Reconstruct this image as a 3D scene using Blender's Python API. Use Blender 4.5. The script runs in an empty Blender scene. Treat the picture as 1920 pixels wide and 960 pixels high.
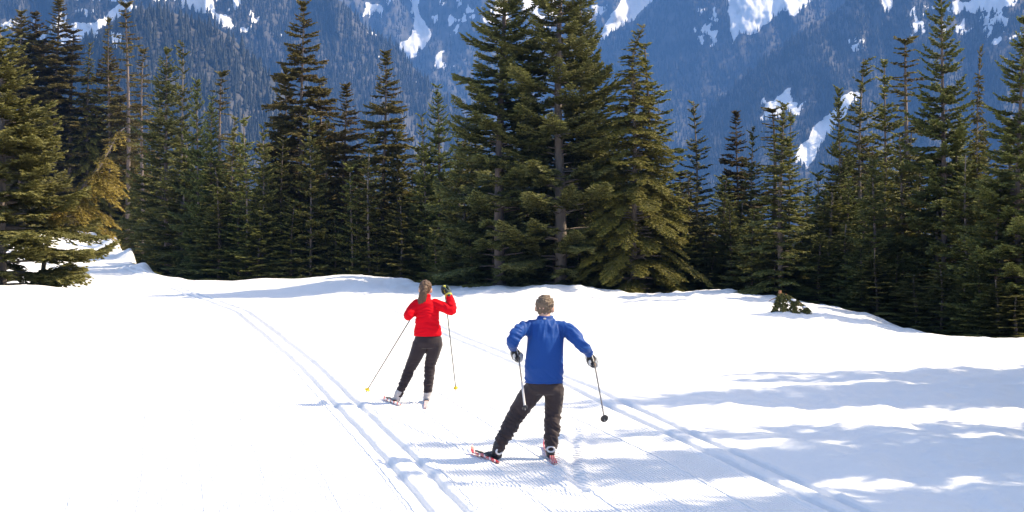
import bpy, bmesh, math, random
import numpy as np
from mathutils import Vector, Matrix, noise as mnoise

# ------------------------------------------------------------------ camera, sky, sun, exposure
S = bpy.context.scene
COL = S.collection
R = math.radians
F, HZ, CH = 2880.0, 395.0, 2.5          # focal length in photo pixels, horizon row, camera height in metres

cam = bpy.data.cameras.new('camera')
cam.lens = 54.0; cam.sensor_width = 36.0; cam.shift_y = -85.0 / 1920.0
cam.clip_start = 0.1; cam.clip_end = 20000
camo = bpy.data.objects.new('camera', cam); COL.objects.link(camo)
camo.location = (0, 0, CH); camo.rotation_euler = (R(90), 0, 0)
S.camera = camo

SUN_EL, SUN_ROT = R(44), R(79)           # rotation measured from +Y towards +X
w = bpy.data.worlds.new('World'); S.world = w; w.use_nodes = True
nt = w.node_tree; bg = nt.nodes['Background']
sky = nt.nodes.new('ShaderNodeTexSky'); sky.sky_type = 'NISHITA'; sky.sun_disc = False
sky.sun_elevation = SUN_EL; sky.sun_rotation = SUN_ROT; sky.altitude = 1200; sky.dust_density = 3.0
nt.links.new(sky.outputs[0], bg.inputs[0]); bg.inputs[1].default_value = 0.15

sl = bpy.data.lights.new('sun', 'SUN'); sl.energy = 3.2; sl.angle = R(0.5); sl.color = (1.0, 0.955, 0.88)
so = bpy.data.objects.new('sun', sl); COL.objects.link(so)
sd = Vector((math.sin(SUN_ROT) * math.cos(SUN_EL), math.cos(SUN_ROT) * math.cos(SUN_EL), math.sin(SUN_EL)))
so.rotation_euler = sd.to_track_quat('Z', 'Y').to_euler(); so.location = (30, 5, 30)

S.view_settings.view_transform = 'Standard'; S.view_settings.look = 'None'
S.view_settings.exposure = 1.52; S.view_settings.gamma = 1.0
S.render.engine = 'CYCLES'
S.cycles.use_denoising = True; S.cycles.denoiser = 'OPENIMAGEDENOISE'; S.cycles.denoising_prefilter = 'ACCURATE'
S.view_settings.use_white_balance = True; S.view_settings.white_balance_temperature = 8900
S.cycles.max_bounces = 9; S.cycles.diffuse_bounces = 7; S.cycles.transmission_bounces = 8; S.cycles.volume_bounces = 0

# ------------------------------------------------------------------ helpers
def tag(o, label=None, cat=None, group=None, kind=None):
    if label: o['label'] = label
    if cat: o['category'] = cat
    if group: o['group'] = group
    if kind: o['kind'] = kind
    return o

def np_mesh(name, V, Fc, mat=None, smooth=False, attrs=None):
    """mesh out of numpy arrays; Fc is (n,3) or (n,4)"""
    me = bpy.data.meshes.new(name)
    V = np.asarray(V, dtype=np.float32); Fc = np.asarray(Fc, dtype=np.int32)
    n, k = Fc.shape
    me.vertices.add(len(V)); me.vertices.foreach_set('co', V.ravel())
    me.loops.add(n * k); me.loops.foreach_set('vertex_index', Fc.ravel())
    me.polygons.add(n)
    me.polygons.foreach_set('loop_start', np.arange(0, n * k, k, dtype=np.int32))
    me.polygons.foreach_set('loop_total', np.full(n, k, dtype=np.int32))
    me.polygons.foreach_set('use_smooth', np.full(n, smooth, dtype=bool))
    if attrs:
        for an, av in attrs.items():
            a = me.attributes.new(an, 'FLOAT', 'POINT')
            a.data.foreach_set('value', np.asarray(av, dtype=np.float32))
    me.update(calc_edges=True)
    if mat: me.materials.append(mat)
    return me

def link(name, me, parent=None):
    o = bpy.data.objects.new(name, me); COL.objects.link(o)
    if parent: o.parent = parent
    return o

def grid_faces(nu, nv, wrap=False):
    i = np.arange(nu if wrap else nu - 1); j = np.arange(nv - 1)
    I, J = np.meshgrid(i, j, indexing='ij'); I2 = (I + 1) % nu
    return np.stack([I * nv + J, I2 * nv + J, I2 * nv + J + 1, I * nv + J + 1], -1).reshape(-1, 4)

# ---- value noise in numpy
_rs = np.random.RandomState(7); _T = _rs.rand(256, 256)
def vnoise(x, y):
    x = np.asarray(x, float); y = np.asarray(y, float)
    xi = np.floor(x).astype(int); yi = np.floor(y).astype(int); fx = x - xi; fy = y - yi
    fx = fx * fx * (3 - 2 * fx); fy = fy * fy * (3 - 2 * fy)
    a = _T[xi & 255, yi & 255]; b = _T[(xi + 1) & 255, yi & 255]; c = _T[xi & 255, (yi + 1) & 255]; d = _T[(xi + 1) & 255, (yi + 1) & 255]
    return (a * (1 - fx) + b * fx) * (1 - fy) + (c * (1 - fx) + d * fx) * fy - 0.5
def fbm(x, y, o=4):
    s = 0; a = 1.0
    for k in range(o):
        s = s + a * vnoise(x * 2 ** k + 17 * k, y * 2 ** k + 31 * k); a *= 0.5
    return s
def sstep(a, b, x):
    t = np.clip((x - a) / (b - a), 0, 1); return t * t * (3 - 2 * t)

# ------------------------------------------------------------------ materials
def new_mat(name):
    m = bpy.data.materials.new(name); m.use_nodes = True
    n = m.node_tree.nodes; return m, n, m.node_tree.links, n['Principled BSDF']
def mth(n, l, op, a, b=None, c=None, clamp=False):
    x = n.new('ShaderNodeMath'); x.operation = op; x.use_clamp = clamp
    for i, v in enumerate((a, b, c)):
        if v is None: continue
        if isinstance(v, (int, float)): x.inputs[i].default_value = v
        else: l.new(v, x.inputs[i])
    return x.outputs[0]
def mixc(n, l, f, a, b):
    x = n.new('ShaderNodeMix'); x.data_type = 'RGBA'
    for s, v in ((x.inputs[0], f), (x.inputs[6], a), (x.inputs[7], b)):
        if isinstance(v, (int, float)): s.default_value = v
        elif isinstance(v, tuple): s.default_value = (*v, 1)
        else: l.new(v, s)
    return x.outputs[2]
def noise_n(n, l, scale, detail=4, vec=None, rough=0.55):
    x = n.new('ShaderNodeTexNoise'); x.inputs['Scale'].default_value = scale; x.inputs['Detail'].default_value = detail
    x.inputs['Roughness'].default_value = rough
    if vec is not None: l.new(vec, x.inputs['Vector'])
    return x.outputs['Fac']
def attr_n(n, name):
    x = n.new('ShaderNodeAttribute'); x.attribute_name = name; return x.outputs['Fac']
def objco(n, which='Object'):
    return n.new('ShaderNodeTexCoord').outputs[which]
def bump(n, l, bs, h, strength, dist):
    b = n.new('ShaderNodeBump'); b.inputs['Strength'].default_value = strength; b.inputs['Distance'].default_value = dist
    l.new(h, b.inputs['Height']); l.new(b.outputs[0], bs.inputs['Normal'])

def mat_simple(name, c, rough=0.6, c2=None, scale=30, bstr=0.0, bdist=0.002, metallic=0.0):
    m, n, l, b = new_mat(name); b.inputs['Roughness'].default_value = rough; b.inputs['Metallic'].default_value = metallic
    co = objco(n); f = noise_n(n, l, scale, 4, co)
    c2 = c2 or tuple(v * 0.75 for v in c)
    l.new(mixc(n, l, f, c2, c), b.inputs['Base Color'])
    if bstr: bump(n, l, b, f, bstr, bdist)
    return m

def mat_snow():
    m, n, l, b = new_mat('snow'); b.inputs['Roughness'].default_value = 0.75
    b.inputs['Specular IOR Level'].default_value = 0.25
    co = objco(n)
    f1 = noise_n(n, l, 0.35, 5, co); f2 = noise_n(n, l, 14, 6, co, 0.7); f3 = noise_n(n, l, 60, 3, co)
    c = mixc(n, l, f1, (0.80, 0.82, 0.845), (0.86, 0.865, 0.87))
    l.new(c, b.inputs['Base Color'])
    u = attr_n(n, 'lateral'); g = attr_n(n, 'groomed')
    s = mth(n, l, 'MULTIPLY', mth(n, l, 'SINE', mth(n, l, 'MULTIPLY', mth(n, l, 'MULTIPLY_ADD', noise_n(n, l, 5, 4, co), 0.05, u), 2 * math.pi / 0.034)), mth(n, l, 'MULTIPLY', g, 0.5))
    h = mth(n, l, 'ADD', mth(n, l, 'MULTIPLY', s, 0.014), mth(n, l, 'MULTIPLY', f2, mth(n, l, 'MULTIPLY_ADD', g, -0.010, 0.030)))
    h = mth(n, l, 'ADD', h, mth(n, l, 'MULTIPLY', f3, 0.004))
    bump(n, l, b, h, 0.6, 1.0)
    return m

def mat_needles(name, dark, light, hue_spread=0.25, brown=(0.10, 0.062, 0.025), brown_amt=0.1):
    m, n, l, b = new_mat(name); b.inputs['Roughness'].default_value = 0.55; b.inputs['Specular IOR Level'].default_value = 0.35
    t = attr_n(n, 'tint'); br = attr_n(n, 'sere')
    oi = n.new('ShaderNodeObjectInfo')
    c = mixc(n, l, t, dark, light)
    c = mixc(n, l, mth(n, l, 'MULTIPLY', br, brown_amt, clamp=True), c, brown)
    hs = n.new('ShaderNodeHueSaturation'); l.new(c, hs.inputs['Color'])
    l.new(mth(n, l, 'MULTIPLY_ADD', oi.outputs['Random'], 0.03, 0.485), hs.inputs['Hue'])
    l.new(mth(n, l, 'MULTIPLY_ADD', oi.outputs['Random'], hue_spread, 1 - hue_spread / 2), hs.inputs['Value'])
    l.new(hs.outputs[0], b.inputs['Base Color'])
    tr = n.new('ShaderNodeBsdfTranslucent'); l.new(hs.outputs[0], tr.inputs['Color'])
    mx = n.new('ShaderNodeMixShader'); mx.inputs[0].default_value = 0.56
    l.new(b.outputs[0], mx.inputs[1]); l.new(tr.outputs[0], mx.inputs[2])
    l.new(mx.outputs[0], n['Material Output'].inputs[0])
    return m

def mat_bark(name, a, c):
    m, n, l, b = new_mat(name); b.inputs['Roughness'].default_value = 0.9
    co = objco(n); mp = n.new('ShaderNodeMapping'); mp.inputs['Scale'].default_value = (1, 1, 0.25); l.new(co, mp.inputs[0])
    f = noise_n(n, l, 14, 6, mp.outputs[0], 0.7)
    l.new(mixc(n, l, f, a, c), b.inputs['Base Color']); bump(n, l, b, f, 0.8, 0.03)
    return m

def mat_mountain(name, forest, rock):
    m, n, l, b = new_mat(name); b.inputs['Roughness'].default_value = 0.9
    co = objco(n)
    f = noise_n(n, l, 0.012, 8, co, 0.65); mp = n.new('ShaderNodeMapping'); mp.inputs['Scale'].default_value = (1, .3, .35); l.new(co, mp.inputs[0])
    f2 = noise_n(n, l, 0.075, 7, mp.outputs[0], 0.75)
    sn = attr_n(n, 'snow')
    k = mth(n, l, 'ADD', sn, mth(n, l, 'MULTIPLY_ADD', f2, 1.0, -0.52))
    k = mth(n, l, 'MULTIPLY_ADD', mth(n, l, 'SUBTRACT', k, 0.5), 8, 0.5, clamp=True)
    base = mixc(n, l, mth(n, l, 'MULTIPLY_ADD', f, 3, -1.0, clamp=True), forest, rock)
    l.new(mixc(n, l, k, base, (0.86, 0.88, 0.9)), b.inputs['Base Color'])
    bump(n, l, b, f2, 0.5, 6.0)
    return m

M = {}
M['snow'] = mat_snow()
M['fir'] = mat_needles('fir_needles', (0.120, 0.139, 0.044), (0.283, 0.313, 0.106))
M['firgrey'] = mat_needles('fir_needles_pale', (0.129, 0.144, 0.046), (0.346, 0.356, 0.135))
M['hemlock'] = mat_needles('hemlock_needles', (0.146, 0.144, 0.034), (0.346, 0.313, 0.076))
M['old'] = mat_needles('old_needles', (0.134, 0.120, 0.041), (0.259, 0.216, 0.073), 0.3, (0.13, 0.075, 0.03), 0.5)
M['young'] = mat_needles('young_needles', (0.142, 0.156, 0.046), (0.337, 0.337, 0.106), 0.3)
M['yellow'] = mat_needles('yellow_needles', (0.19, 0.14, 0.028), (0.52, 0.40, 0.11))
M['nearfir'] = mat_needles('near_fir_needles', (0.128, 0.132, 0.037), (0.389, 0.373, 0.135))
M['bark'] = mat_bark('bark', (0.10, 0.075, 0.065), (0.26, 0.205, 0.18))
M['bark_pale'] = mat_bark('bark_pale', (0.11, 0.09, 0.08), (0.29, 0.245, 0.215))

# ------------------------------------------------------------------ terrain height
def zat(y, D): return CH - (y - HZ) / F * D
COLS = []
def column(px, pts, drop=True):
    d = [p[0] for p in pts]; z = [p[1] for p in pts]
    if drop:
        D, Z = d[-1], z[-1]
        d += [D + 1.5, D + 4, D + 10, D + 25]; z += [Z - 0.3, Z - 1.5, Z - 3.2, Z - 4.5]
    d += [150, 400, 900, 8000]; z += [-14, -110, -200, -210]
    COLS.append((px, np.array(d), np.array(z)))
column(-1500, [(0, 0), (20, .1), (30, 1.2), (60, 1.5), (90, 1.5), (110, 1)], False)
column(-200, [(0, 0), (22, .1), (30, zat(530, 30)), (33, .8), (40, .8), (60, 1.2), (90, 1.5), (110, 1)], False)
column(60, [(0, 0), (22, .05), (26, .45), (30, zat(531, 30)), (32, .95), (34, .7), (40, .4), (55, .5), (80, 1.2), (100, 1.3), (120, 0)], False)
column(125, [(0, 0), (23, .02), (27, .42), (30, zat(535, 30)), (32.5, .75), (38, .15), (48, 0.02), (70, zat(490, 70)), (92, zat(432, 92)), (97, 1.2), (115, -1)], False)
column(175, [(0, 0), (25, 0), (32, .25), (38, .1), (48, 0.02), (70, zat(492, 70)), (84, zat(458, 84)), (92, zat(437, 92)), (98, 1.0), (110, -1)], False)
column(215, [(0, 0), (48, 0), (66, zat(498, 66)), (76, .42), (79, 1.05), (85, zat(444, 85)), (88, .6), (96, -1)], False)
column(245, [(0, 0), (48, 0), (63, zat(499, 63)), (68, .25), (70.5, .72), (74, zat(465, 74)), (77, .2), (84, -1.4)], False)
column(270, [(0, 0), (48, 0), (60, zat(500, 60)), (62.5, .42), (64, zat(494, 64)), (67, -.2), (74, -1.6)], False)
column(330, [(0, 0), (48, 0), (57, zat(518, 57))])
column(400, [(0, 0), (45, 0), (54, zat(524, 54))])
column(500, [(0, 0), (43, 0), (52, zat(520, 52))])
column(650, [(0, 0), (40, 0), (46, .3), (50, zat(512, 50))])
column(760, [(0, 0), (40, 0), (46, .2), (50, zat(521, 50))])
column(850, [(0, 0), (40, 0), (46.5, zat(535, 46.5))])
column(950, [(0, 0), (37, 0), (45.2, zat(534, 45.2))])
column(1030, [(0, 0), (36, 0), (41.5, .25), (44.5, zat(528, 44.5))])
column(1075, [(0, 0), (36, 0), (44.2, zat(533, 44.2))])
column(1130, [(0, 0), (35, 0.02), (44, zat(545, 44))])
column(1240, [(0, 0), (34, 0.05), (43.8, zat(543, 43.8))])
column(1350, [(0, 0), (31, 0.02), (38, .2), (43.5, zat(540, 43.5))])
column(1440, [(0, 0), (31, 0), (38, .13), (42, zat(552, 42))])
column(1540, [(0, 0), (29, 0), (36, .05), (40, zat(573, 40))])
column(1620, [(0, 0), (27, 0), (38.5, zat(590, 38.5))])
column(1700, [(0, 0), (25, 0), (37, zat(613, 37))])
column(1790, [(0, 0), (24, 0), (35, zat(627, 35))])
column(1920, [(0, 0), (22, 0), (33, zat(630, 33))])
column(2500, [(0, 0), (20, .05), (28, .1)])
column(4200, [(0, 0), (20, .3), (28, .5)])
CPX = np.array([c[0] for c in COLS], float)

def base_height(X, Y):
    X = np.asarray(X, float); Y = np.asarray(Y, float)
    az = np.arctan2(X, Y); r = np.hypot(X, Y)
    azc = np.clip(az, -0.7, 0.84)
    px = np.clip(960 + F * np.tan(azc), CPX[0], CPX[-1] - 1e-3)
    D = r * np.cos(azc)
    idx = np.clip(np.searchsorted(CPX, px, 'right') - 1, 0, len(COLS) - 2)
    t = (px - CPX[idx]) / (CPX[idx + 1] - CPX[idx]); t = t * t * (3 - 2 * t)
    out = np.zeros_like(D)
    flat = lambda c, d: sum(np.interp(d * k, c[1], c[2]) for k in (0.96, 0.98, 0.99, 1.0, 1.01)) / 5
    for i in range(len(COLS) - 1):
        mk = idx == i
        if mk.any():
            d = D[mk]; out[mk] = flat(COLS[i], d) * (1 - t[mk]) + flat(COLS[i + 1], d) * t[mk]
    return out

def pix_ground(px, py):
    """where the sight line through a photo pixel meets the ground"""
    D = np.concatenate([np.arange(8, 60, 0.05), np.arange(60, 110, 0.1)]); X = (px - 960) / F * D; Z = zat(py, D)
    h = base_height(X, D); k = np.argmax(h >= Z)
    if not (h >= Z).any(): k = -1
    return np.array([X[k], D[k]])

def polyline(pxs, n=160):
    P = np.array([pix_ground(*p) for p in pxs]); P = P[np.argsort(P[:, 1])]
    y = np.linspace(P[0, 1], P[-1, 1], n)
    x = np.interp(y, P[:, 1], P[:, 0])
    for _ in range(6): x[1:-1] = (x[:-2] + 2 * x[1:-1] + x[2:]) / 4
    # carry the line on towards the camera
    s = (x[4] - x[0]) / (y[4] - y[0]); y0 = np.linspace(4, y[0] - .3, 12)
    return np.concatenate([x[0] + s * (y0 - y[0]), x]), np.concatenate([y0, y])
TL = polyline([(838, 960), (761, 872), (649, 759), (575, 684), (507, 627), (452, 584), (406, 568), (349, 549), (310, 533), (262, 510), (232, 500)])
TR = polyline([(1600, 962), (1406, 875), (1264, 809), (1160, 762), (1087, 725), (1000, 690), (921, 658), (850, 630), (770, 592), (715, 571), (650, 553)])

def lateral(line, X, Y):
    lx, ly = line
    x = np.interp(Y, ly, lx); g = np.gradient(lx, ly); sl_ = np.interp(Y, ly, g)
    return (X - x) / np.sqrt(1 + sl_ ** 2)

def seg_dist(X, Y, pts):
    d = np.full(X.shape, 1e9)
    for (x0, y0), (x1, y1) in zip(pts[:-1], pts[1:]):
        vx, vy = x1 - x0, y1 - y0; t = np.clip(((X - x0) * vx + (Y - y0) * vy) / (vx * vx + vy * vy), 0, 1)
        d = np.minimum(d, np.hypot(X - x0 - t * vx, Y - y0 - t * vy))
    return d

def height_full(X, Y):
    z = base_height(X, Y)
    uL = lateral(TL, X, Y); uR = lateral(TR, X, Y)
    inY = sstep(3, 5, Y) * (1 - sstep(62, 70, Y))
    edge = vnoise(X * 3.1, Y * 2.3) * 0.05
    wob = vnoise(X * 5, Y * 1.3) * 0.02
    groove = 0
    for u, off, dep in ((uL, -.145, .036), (uL, .145, .036), (uR, -.135, .036), (uR, .135, .036)):
        d = np.abs(u + wob - off)
        dep = dep * (1 if u is uL else 1 - .9 * sstep(36, 44, Y)); crumb = 1 if u is uL else 1 - sstep(34, 42, Y)
        groove = groove - dep * (1 - sstep(.026, .050, d)) + crumb * (.012 + .03 * np.maximum(0, vnoise(X * 9, Y * 9 + off * 50)) ) * np.exp(-((d - .10) / .04) ** 2)
    groove = groove * inY
    far = 1 + sstep(24, 48, Y) * .9
    z = z + groove * far
    # groomer seams
    gm = sstep(-4.2 + 0, -3.2, uL) * (1 - sstep(-.35, -.2, uR))
    gm = gm * inY * (1 - sstep(.2, .26, np.abs(np.abs(uL) - 0.0)) * 0)
    ph = (uL / 0.56 + 0.08 * vnoise(Y * .15, 0 * Y)) % 1.0
    seam = np.exp(-((ph - .5) * .56 / .022) ** 2)
    z = z + 0.012 * seam * gm * np.where(uL < -.2, .35, 1.0) * (1 - sstep(25, 45, Y))
    # rough ungroomed snow right of the track and over the crest
    rough = sstep(.25, 1.2, uR) * sstep(6, 9, Y)
    z = z + rough * (fbm(X * .75, Y * .75, 4) * .13 + fbm(X * 2.6, Y * 2.6, 4) * .045)
    crest = sstep(36, 46, Y)
    z = z + crest * (fbm(X * .5 + 40, Y * .5, 4) * .10 + fbm(X * 2.6, Y * 2.6, 3) * .04) * (1 - gm * .7)
    lf = 1 - sstep(-5, -3.4, uL)
    z = z + lf * (fbm(X * .4, Y * .4, 4) * .07 + fbm(X * 3, Y * 3, 3) * .012)
    # a single ski trace and old skating marks
    tr = [pix_ground(*p) for p in ((1076, 806), (1072, 835), (1070, 865), (1076, 895), (1092, 925))]
    d = seg_dist(X, Y, tr); z = z - .03 * np.exp(-(d / .05) ** 2) + .02 * np.exp(-((d - .11) / .05) ** 2)
    for a, b_ in (((880, 905), (1070, 925)), ((690, 770), (880, 850)), ((1000, 885), (1060, 920)), ((640, 600), (760, 640)), ((900, 750), (960, 800))):
        d = seg_dist(X, Y, [pix_ground(*a), pix_ground(*b_)]); z = z - .009 * np.exp(-(d / .03) ** 2) + .006 * np.exp(-((d - .06) / .03) ** 2)
    gm2 = gm * (1 - (np.abs(uL) < .24)) * np.where(uL < 0, .9, 1.0) 
    return z, uL, gm2

def build_terrain():
    a = np.concatenate([np.linspace(-180, -26, 60), np.linspace(-25, -20.2, 16), np.linspace(-20, 20, 760), np.linspace(20.2, 25, 16), np.linspace(26, 180, 60)])
    a = np.radians(a[:-1])
    r = np.concatenate([[0.3, 2, 4, 6, 8, 9.5, 10.5, 11.3], 1 / np.linspace(1 / 12, 1 / 62, 600), np.linspace(62.5, 120, 110), np.geomspace(125, 8000, 30)])
    A, RR = np.meshgrid(a, r, indexing='ij')
    X = (RR * np.sin(A)).ravel(); Y = (RR * np.cos(A)).ravel()
    z, u, g = height_full(X, Y)
    me = np_mesh('snow_ground', np.stack([X, Y, z], 1), grid_faces(len(a), len(r), True)[:, ::-1], M['snow'], True, {'lateral': u, 'groomed': g})
    o = link('snow_ground', me)
    tag(o, 'snow covered clearing with a groomed ski trail and track grooves', 'snow', kind='structure')
    return o
build_terrain()
def gz(x, y): return float(height_full(np.array([x], float), np.array([y], float))[0][0])

# ------------------------------------------------------------------ mountains
def in_poly(x, y, poly):
    ins = np.zeros(x.shape, bool); n = len(poly)
    for i in range(n):
        x0, y0 = poly[i]; x1, y1 = poly[(i + 1) % n]
        c = ((y0 > y) != (y1 > y)) & (x < (x1 - x0) * (y - y0) / (y1 - y0 + 1e-9) + x0); ins ^= c
    return ins
def snow_mask(x, y, polys, specks, warp=10):
    wx = x + fbm(x / 22, y / 22, 4) * warp * 1.2; wy = y + fbm(x / 22 + 50, y / 22 + 9, 4) * warp * 1.6
    m = np.zeros(x.shape)
    for p in polys:
        for dx, dy in ((0, 0), (2.5, 0), (-2.5, 0), (0, 2.5), (0, -2.5)):
            m += in_poly(wx + dx, wy + dy, p) / 5.0
    for (cx, cy, rx, ry, thr) in specks:
        f = fbm(x / 13 + cx, y / 19 + cy, 4); e = 1 - np.clip(np.hypot((x - cx) / rx, (y - cy) / ry), 0, 1)
        m = np.maximum(m, sstep(thr, thr + .12, f + e * .3) * sstep(0, .25, e))
    return np.clip(m, 0, 1)

def make_mountain(name, label, x0, x1, ridge, D0, D1, mat, polys, specks, step=2.5, ybase=520, rough=25, warp=10):
    rx = [p[0] for p in ridge]; ry = [p[1] for p in ridge]
    xs = np.arange(x0, x1 + step, step)
    yr = np.interp(xs, rx, ry) + fbm(xs / 60, xs * 0 + D0 / 97., 5) * 16
    nv = int((ybase - min(ry)) / step * .8)
    v = np.linspace(0, 1, nv)
    Xp, Vv = np.meshgrid(xs, v, indexing='ij')
    Yp = ybase + (yr[:, None] - ybase) * Vv
    D = D0 + (D1 - D0) * Vv + fbm(Xp / 70, Yp / 110, 5) * (D1 - D0) * rough / 100.
    Z = zat(Yp, D)
    back = [(1.08, 30), (1.3, 180)]
    X3 = (Xp - 960) / F * D
    P = np.stack([X3, D, Z], -1)
    B = [np.stack([P[:, -1, 0] * k, P[:, -1, 1] * k, P[:, -1, 2] - dz], -1)[:, None] for k, dz in back]
    P = np.concatenate([P] + B, 1)
    sm = snow_mask(Xp, Yp, polys, specks, warp); sm = np.concatenate([sm, sm[:, -1:], sm[:, -1:]], 1)
    me = np_mesh(name, P.reshape(-1, 3), grid_faces(P.shape[0], P.shape[1]), mat, True, {'snow': sm.ravel()})
    o = link(name, me); tag(o, label, 'mountain', kind='structure')
    return dict(xs=xs, yr=yr, P=P[:, :nv], sm=sm[:, :nv], nv=nv, Yp=Yp)

def forest_nodes(mat):
    g = bpy.data.node_groups.new('far_forest', 'GeometryNodeTree')
    g.interface.new_socket('Geometry', in_out='INPUT', socket_type='NodeSocketGeometry')
    g.interface.new_socket('Geometry', in_out='OUTPUT', socket_type='NodeSocketGeometry')
    n = g.nodes; l = g.links
    gi = n.new('NodeGroupInput'); go = n.new('NodeGroupOutput')
    j = n.new('GeometryNodeJoinGeometry')
    for (rad, dep, z, vs) in ((.21, .55, .06, 6), (.165, .45, .36, 5), (.10, .36, .64, 5)):
        c = n.new('GeometryNodeMeshCone'); c.inputs['Vertices'].default_value = vs; c.fill_type = 'NONE'
        c.inputs['Radius Top'].default_value = 0.006; c.inputs['Radius Bottom'].default_value = rad; c.inputs['Depth'].default_value = dep
        t = n.new('GeometryNodeTransform'); t.inputs['Translation'].default_value = (0, 0, z)
        l.new(c.outputs[0], t.inputs[0]); l.new(t.outputs[0], j.inputs[0])
    sm = n.new('GeometryNodeSetMaterial'); sm.inputs['Material'].default_value = mat; l.new(j.outputs[0], sm.inputs[0])
    ip = n.new('GeometryNodeInstanceOnPoints'); l.new(gi.outputs[0], ip.inputs['Points']); l.new(sm.outputs[0], ip.inputs['Instance'])
    na = n.new('GeometryNodeInputNamedAttribute'); na.data_type = 'FLOAT'; na.inputs[0].default_value = 'size'
    nw = n.new('GeometryNodeInputNamedAttribute'); nw.data_type = 'FLOAT'; nw.inputs[0].default_value = 'girth'
    cb = n.new('ShaderNodeCombineXYZ'); l.new(nw.outputs[0], cb.inputs[0]); l.new(nw.outputs[0], cb.inputs[1]); l.new(na.outputs[0], cb.inputs[2])
    l.new(cb.outputs[0], ip.inputs['Scale'])
    rv = n.new('FunctionNodeRandomValue'); rv.data_type = 'FLOAT_VECTOR'; rv.inputs[0].default_value = (-.04, -.04, 0); rv.inputs[1].default_value = (.04, .04, 6.28)
    l.new(rv.outputs[0], ip.inputs['Rotation'])
    l.new(ip.outputs[0], go.inputs[0])
    return g

def far_forest(mt, label, n, hpx, mat, seed, xlim, ymax=420, dens=None):
    rs = np.random.RandomState(seed)
    xi = rs.uniform(0, len(mt['xs']) - 1.001, n); 
    vj = rs.uniform(0, 1, n) * (mt['nv'] - 2)
    i0 = xi.astype(int); j0 = vj.astype(int); fi = (xi - i0)[:, None]; fj = (vj - j0)[:, None]
    P = mt['P']; p = P[i0, j0] * (1 - fi) * (1 - fj) + P[i0 + 1, j0] * fi * (1 - fj) + P[i0, j0 + 1] * (1 - fi) * fj + P[i0 + 1, j0 + 1] * fi * fj
    snow = mt['sm'][i0, j0]; y = mt['Yp'][i0, j0]; x = mt['xs'][i0]
    keep = (rs.rand(n) > snow * 1.15) & (x > xlim[0]) & (x < xlim[1]) & (y < ymax)
    keep &= (fbm(x / 35, y / 45, 4) + rs.rand(n) * .5) > -.22 
    p = p[keep]; size = hpx / F * p[:, 1] * np.clip(rs.normal(1, .28, len(p)), .45, 1.8)
    me = bpy.data.meshes.new('far_forest'); me.vertices.add(len(p)); me.vertices.foreach_set('co', p.astype(np.float32).ravel())
    for an, av in (('size', size), ('girth', size * rs.uniform(.65, 1.1, len(p)))):
        a = me.attributes.new(an, 'FLOAT', 'POINT'); a.data.foreach_set('value', av.astype(np.float32))
    me.materials.append(mat)
    o = link('far_forest', me); md = o.modifiers.new('trees', 'NODES'); md.node_group = forest_nodes(mat)
    tag(o, label, 'forest', kind='stuff')

MM = mat_mountain('forest_slope', (0.020, 0.023, 0.016), (0.085, 0.08, 0.078))
MR = mat_mountain('rock_slope', (0.026, 0.03, 0.022), (0.12, 0.115, 0.11))
FT = mat_simple('far_conifers', (0.025, 0.030, 0.019), 0.9, (0.011, 0.015, 0.010), 0.05)
m1 = make_mountain('near_hill', 'nearest wooded hill rising behind the trees at the left', -500, 950,
    [(-500, 20), (-100, 80), (60, 100), (140, 85), (200, 45), (250, 20), (310, 15), (370, 38), (430, 66), (480, 112), (530, 170), (600, 260), (700, 330), (950, 440)],
    1100, 1600, MM, [], [(190, 80, 60, 26, .12)], 4, 520, 8)
far_forest(m1, 'dark blue conifer forest covering the nearest wooded hill', 15000, 21, FT, 1, (-480, 760))
m2 = make_mountain('ridge_mountain', 'forested mountain shoulder with snow patches and a rocky ridge falling to the right', -600, 1150,
    [(-600, -210), (0, -150), (400, -80), (550, -25), (640, 8), (690, 58), (745, 93), (790, 145), (830, 180), (900, 250), (1000, 330), (1150, 430)],
    1900, 2600, MM,
    [[(122, 50), (165, 40), (190, 35), (235, -8), (262, 8), (235, 22), (205, 42), (185, 62), (150, 80), (128, 62)], [(-5, 40), (40, 35), (45, 50), (0, 60)],
     [(325, -10), (390, -10), (405, 18), (430, 40), (445, 62), (410, 50), (390, 26), (345, 12)], [(684, 58), (705, 64), (728, 76), (730, 80), (700, 68)],
     [(693, 108), (716, 106), (712, 114)], [(772, 156), (784, 154), (780, 163)], [(520, 60), (528, 62), (526, 70)]],
    [(440, 20, 60, 50, .28), (150, 60, 120, 50, .26), (250, -40, 300, 50, .1)], 2.5, 520, 14, 9)
far_forest(m2, 'blue hazed conifer forest on the mountain shoulder with the rocky ridge', 34000, 14, FT, 2, (-580, 1050))
m3 = make_mountain('far_mountain', 'farthest steep mountain with a white avalanche couloir', -700, 1500,
    [(-700, -260), (300, -230), (700, -200), (900, -240), (1200, -190), (1500, -150)], 3300, 4600, MR,
    [[(772, -30), (786, -30), (786, 10), (792, 35), (800, 52), (810, 62), (806, 75), (800, 92), (788, 98), (780, 108), (768, 106), (762, 112), (752, 108), (748, 84), (768, 70), (778, 45), (775, 20)],
     [(1120, 78), (1140, 40), (1160, 10), (1180, -20), (1240, -30), (1222, 8), (1190, 32), (1160, 55), (1135, 75)], [(980, -10), (1010, -10), (1010, 25), (985, 20)]],
    [(700, 10, 50, 30, .34), (850, 15, 50, 60, .24), (835, 120, 25, 30, .36), (1000, 10, 160, 50, .16), (900, -60, 500, 50, .05)], 2.5, 520, 11, 6)
far_forest(m3, 'pale blue forest on the farthest steep mountain', 40000, 9, FT, 3, (500, 1450), 360)
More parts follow.
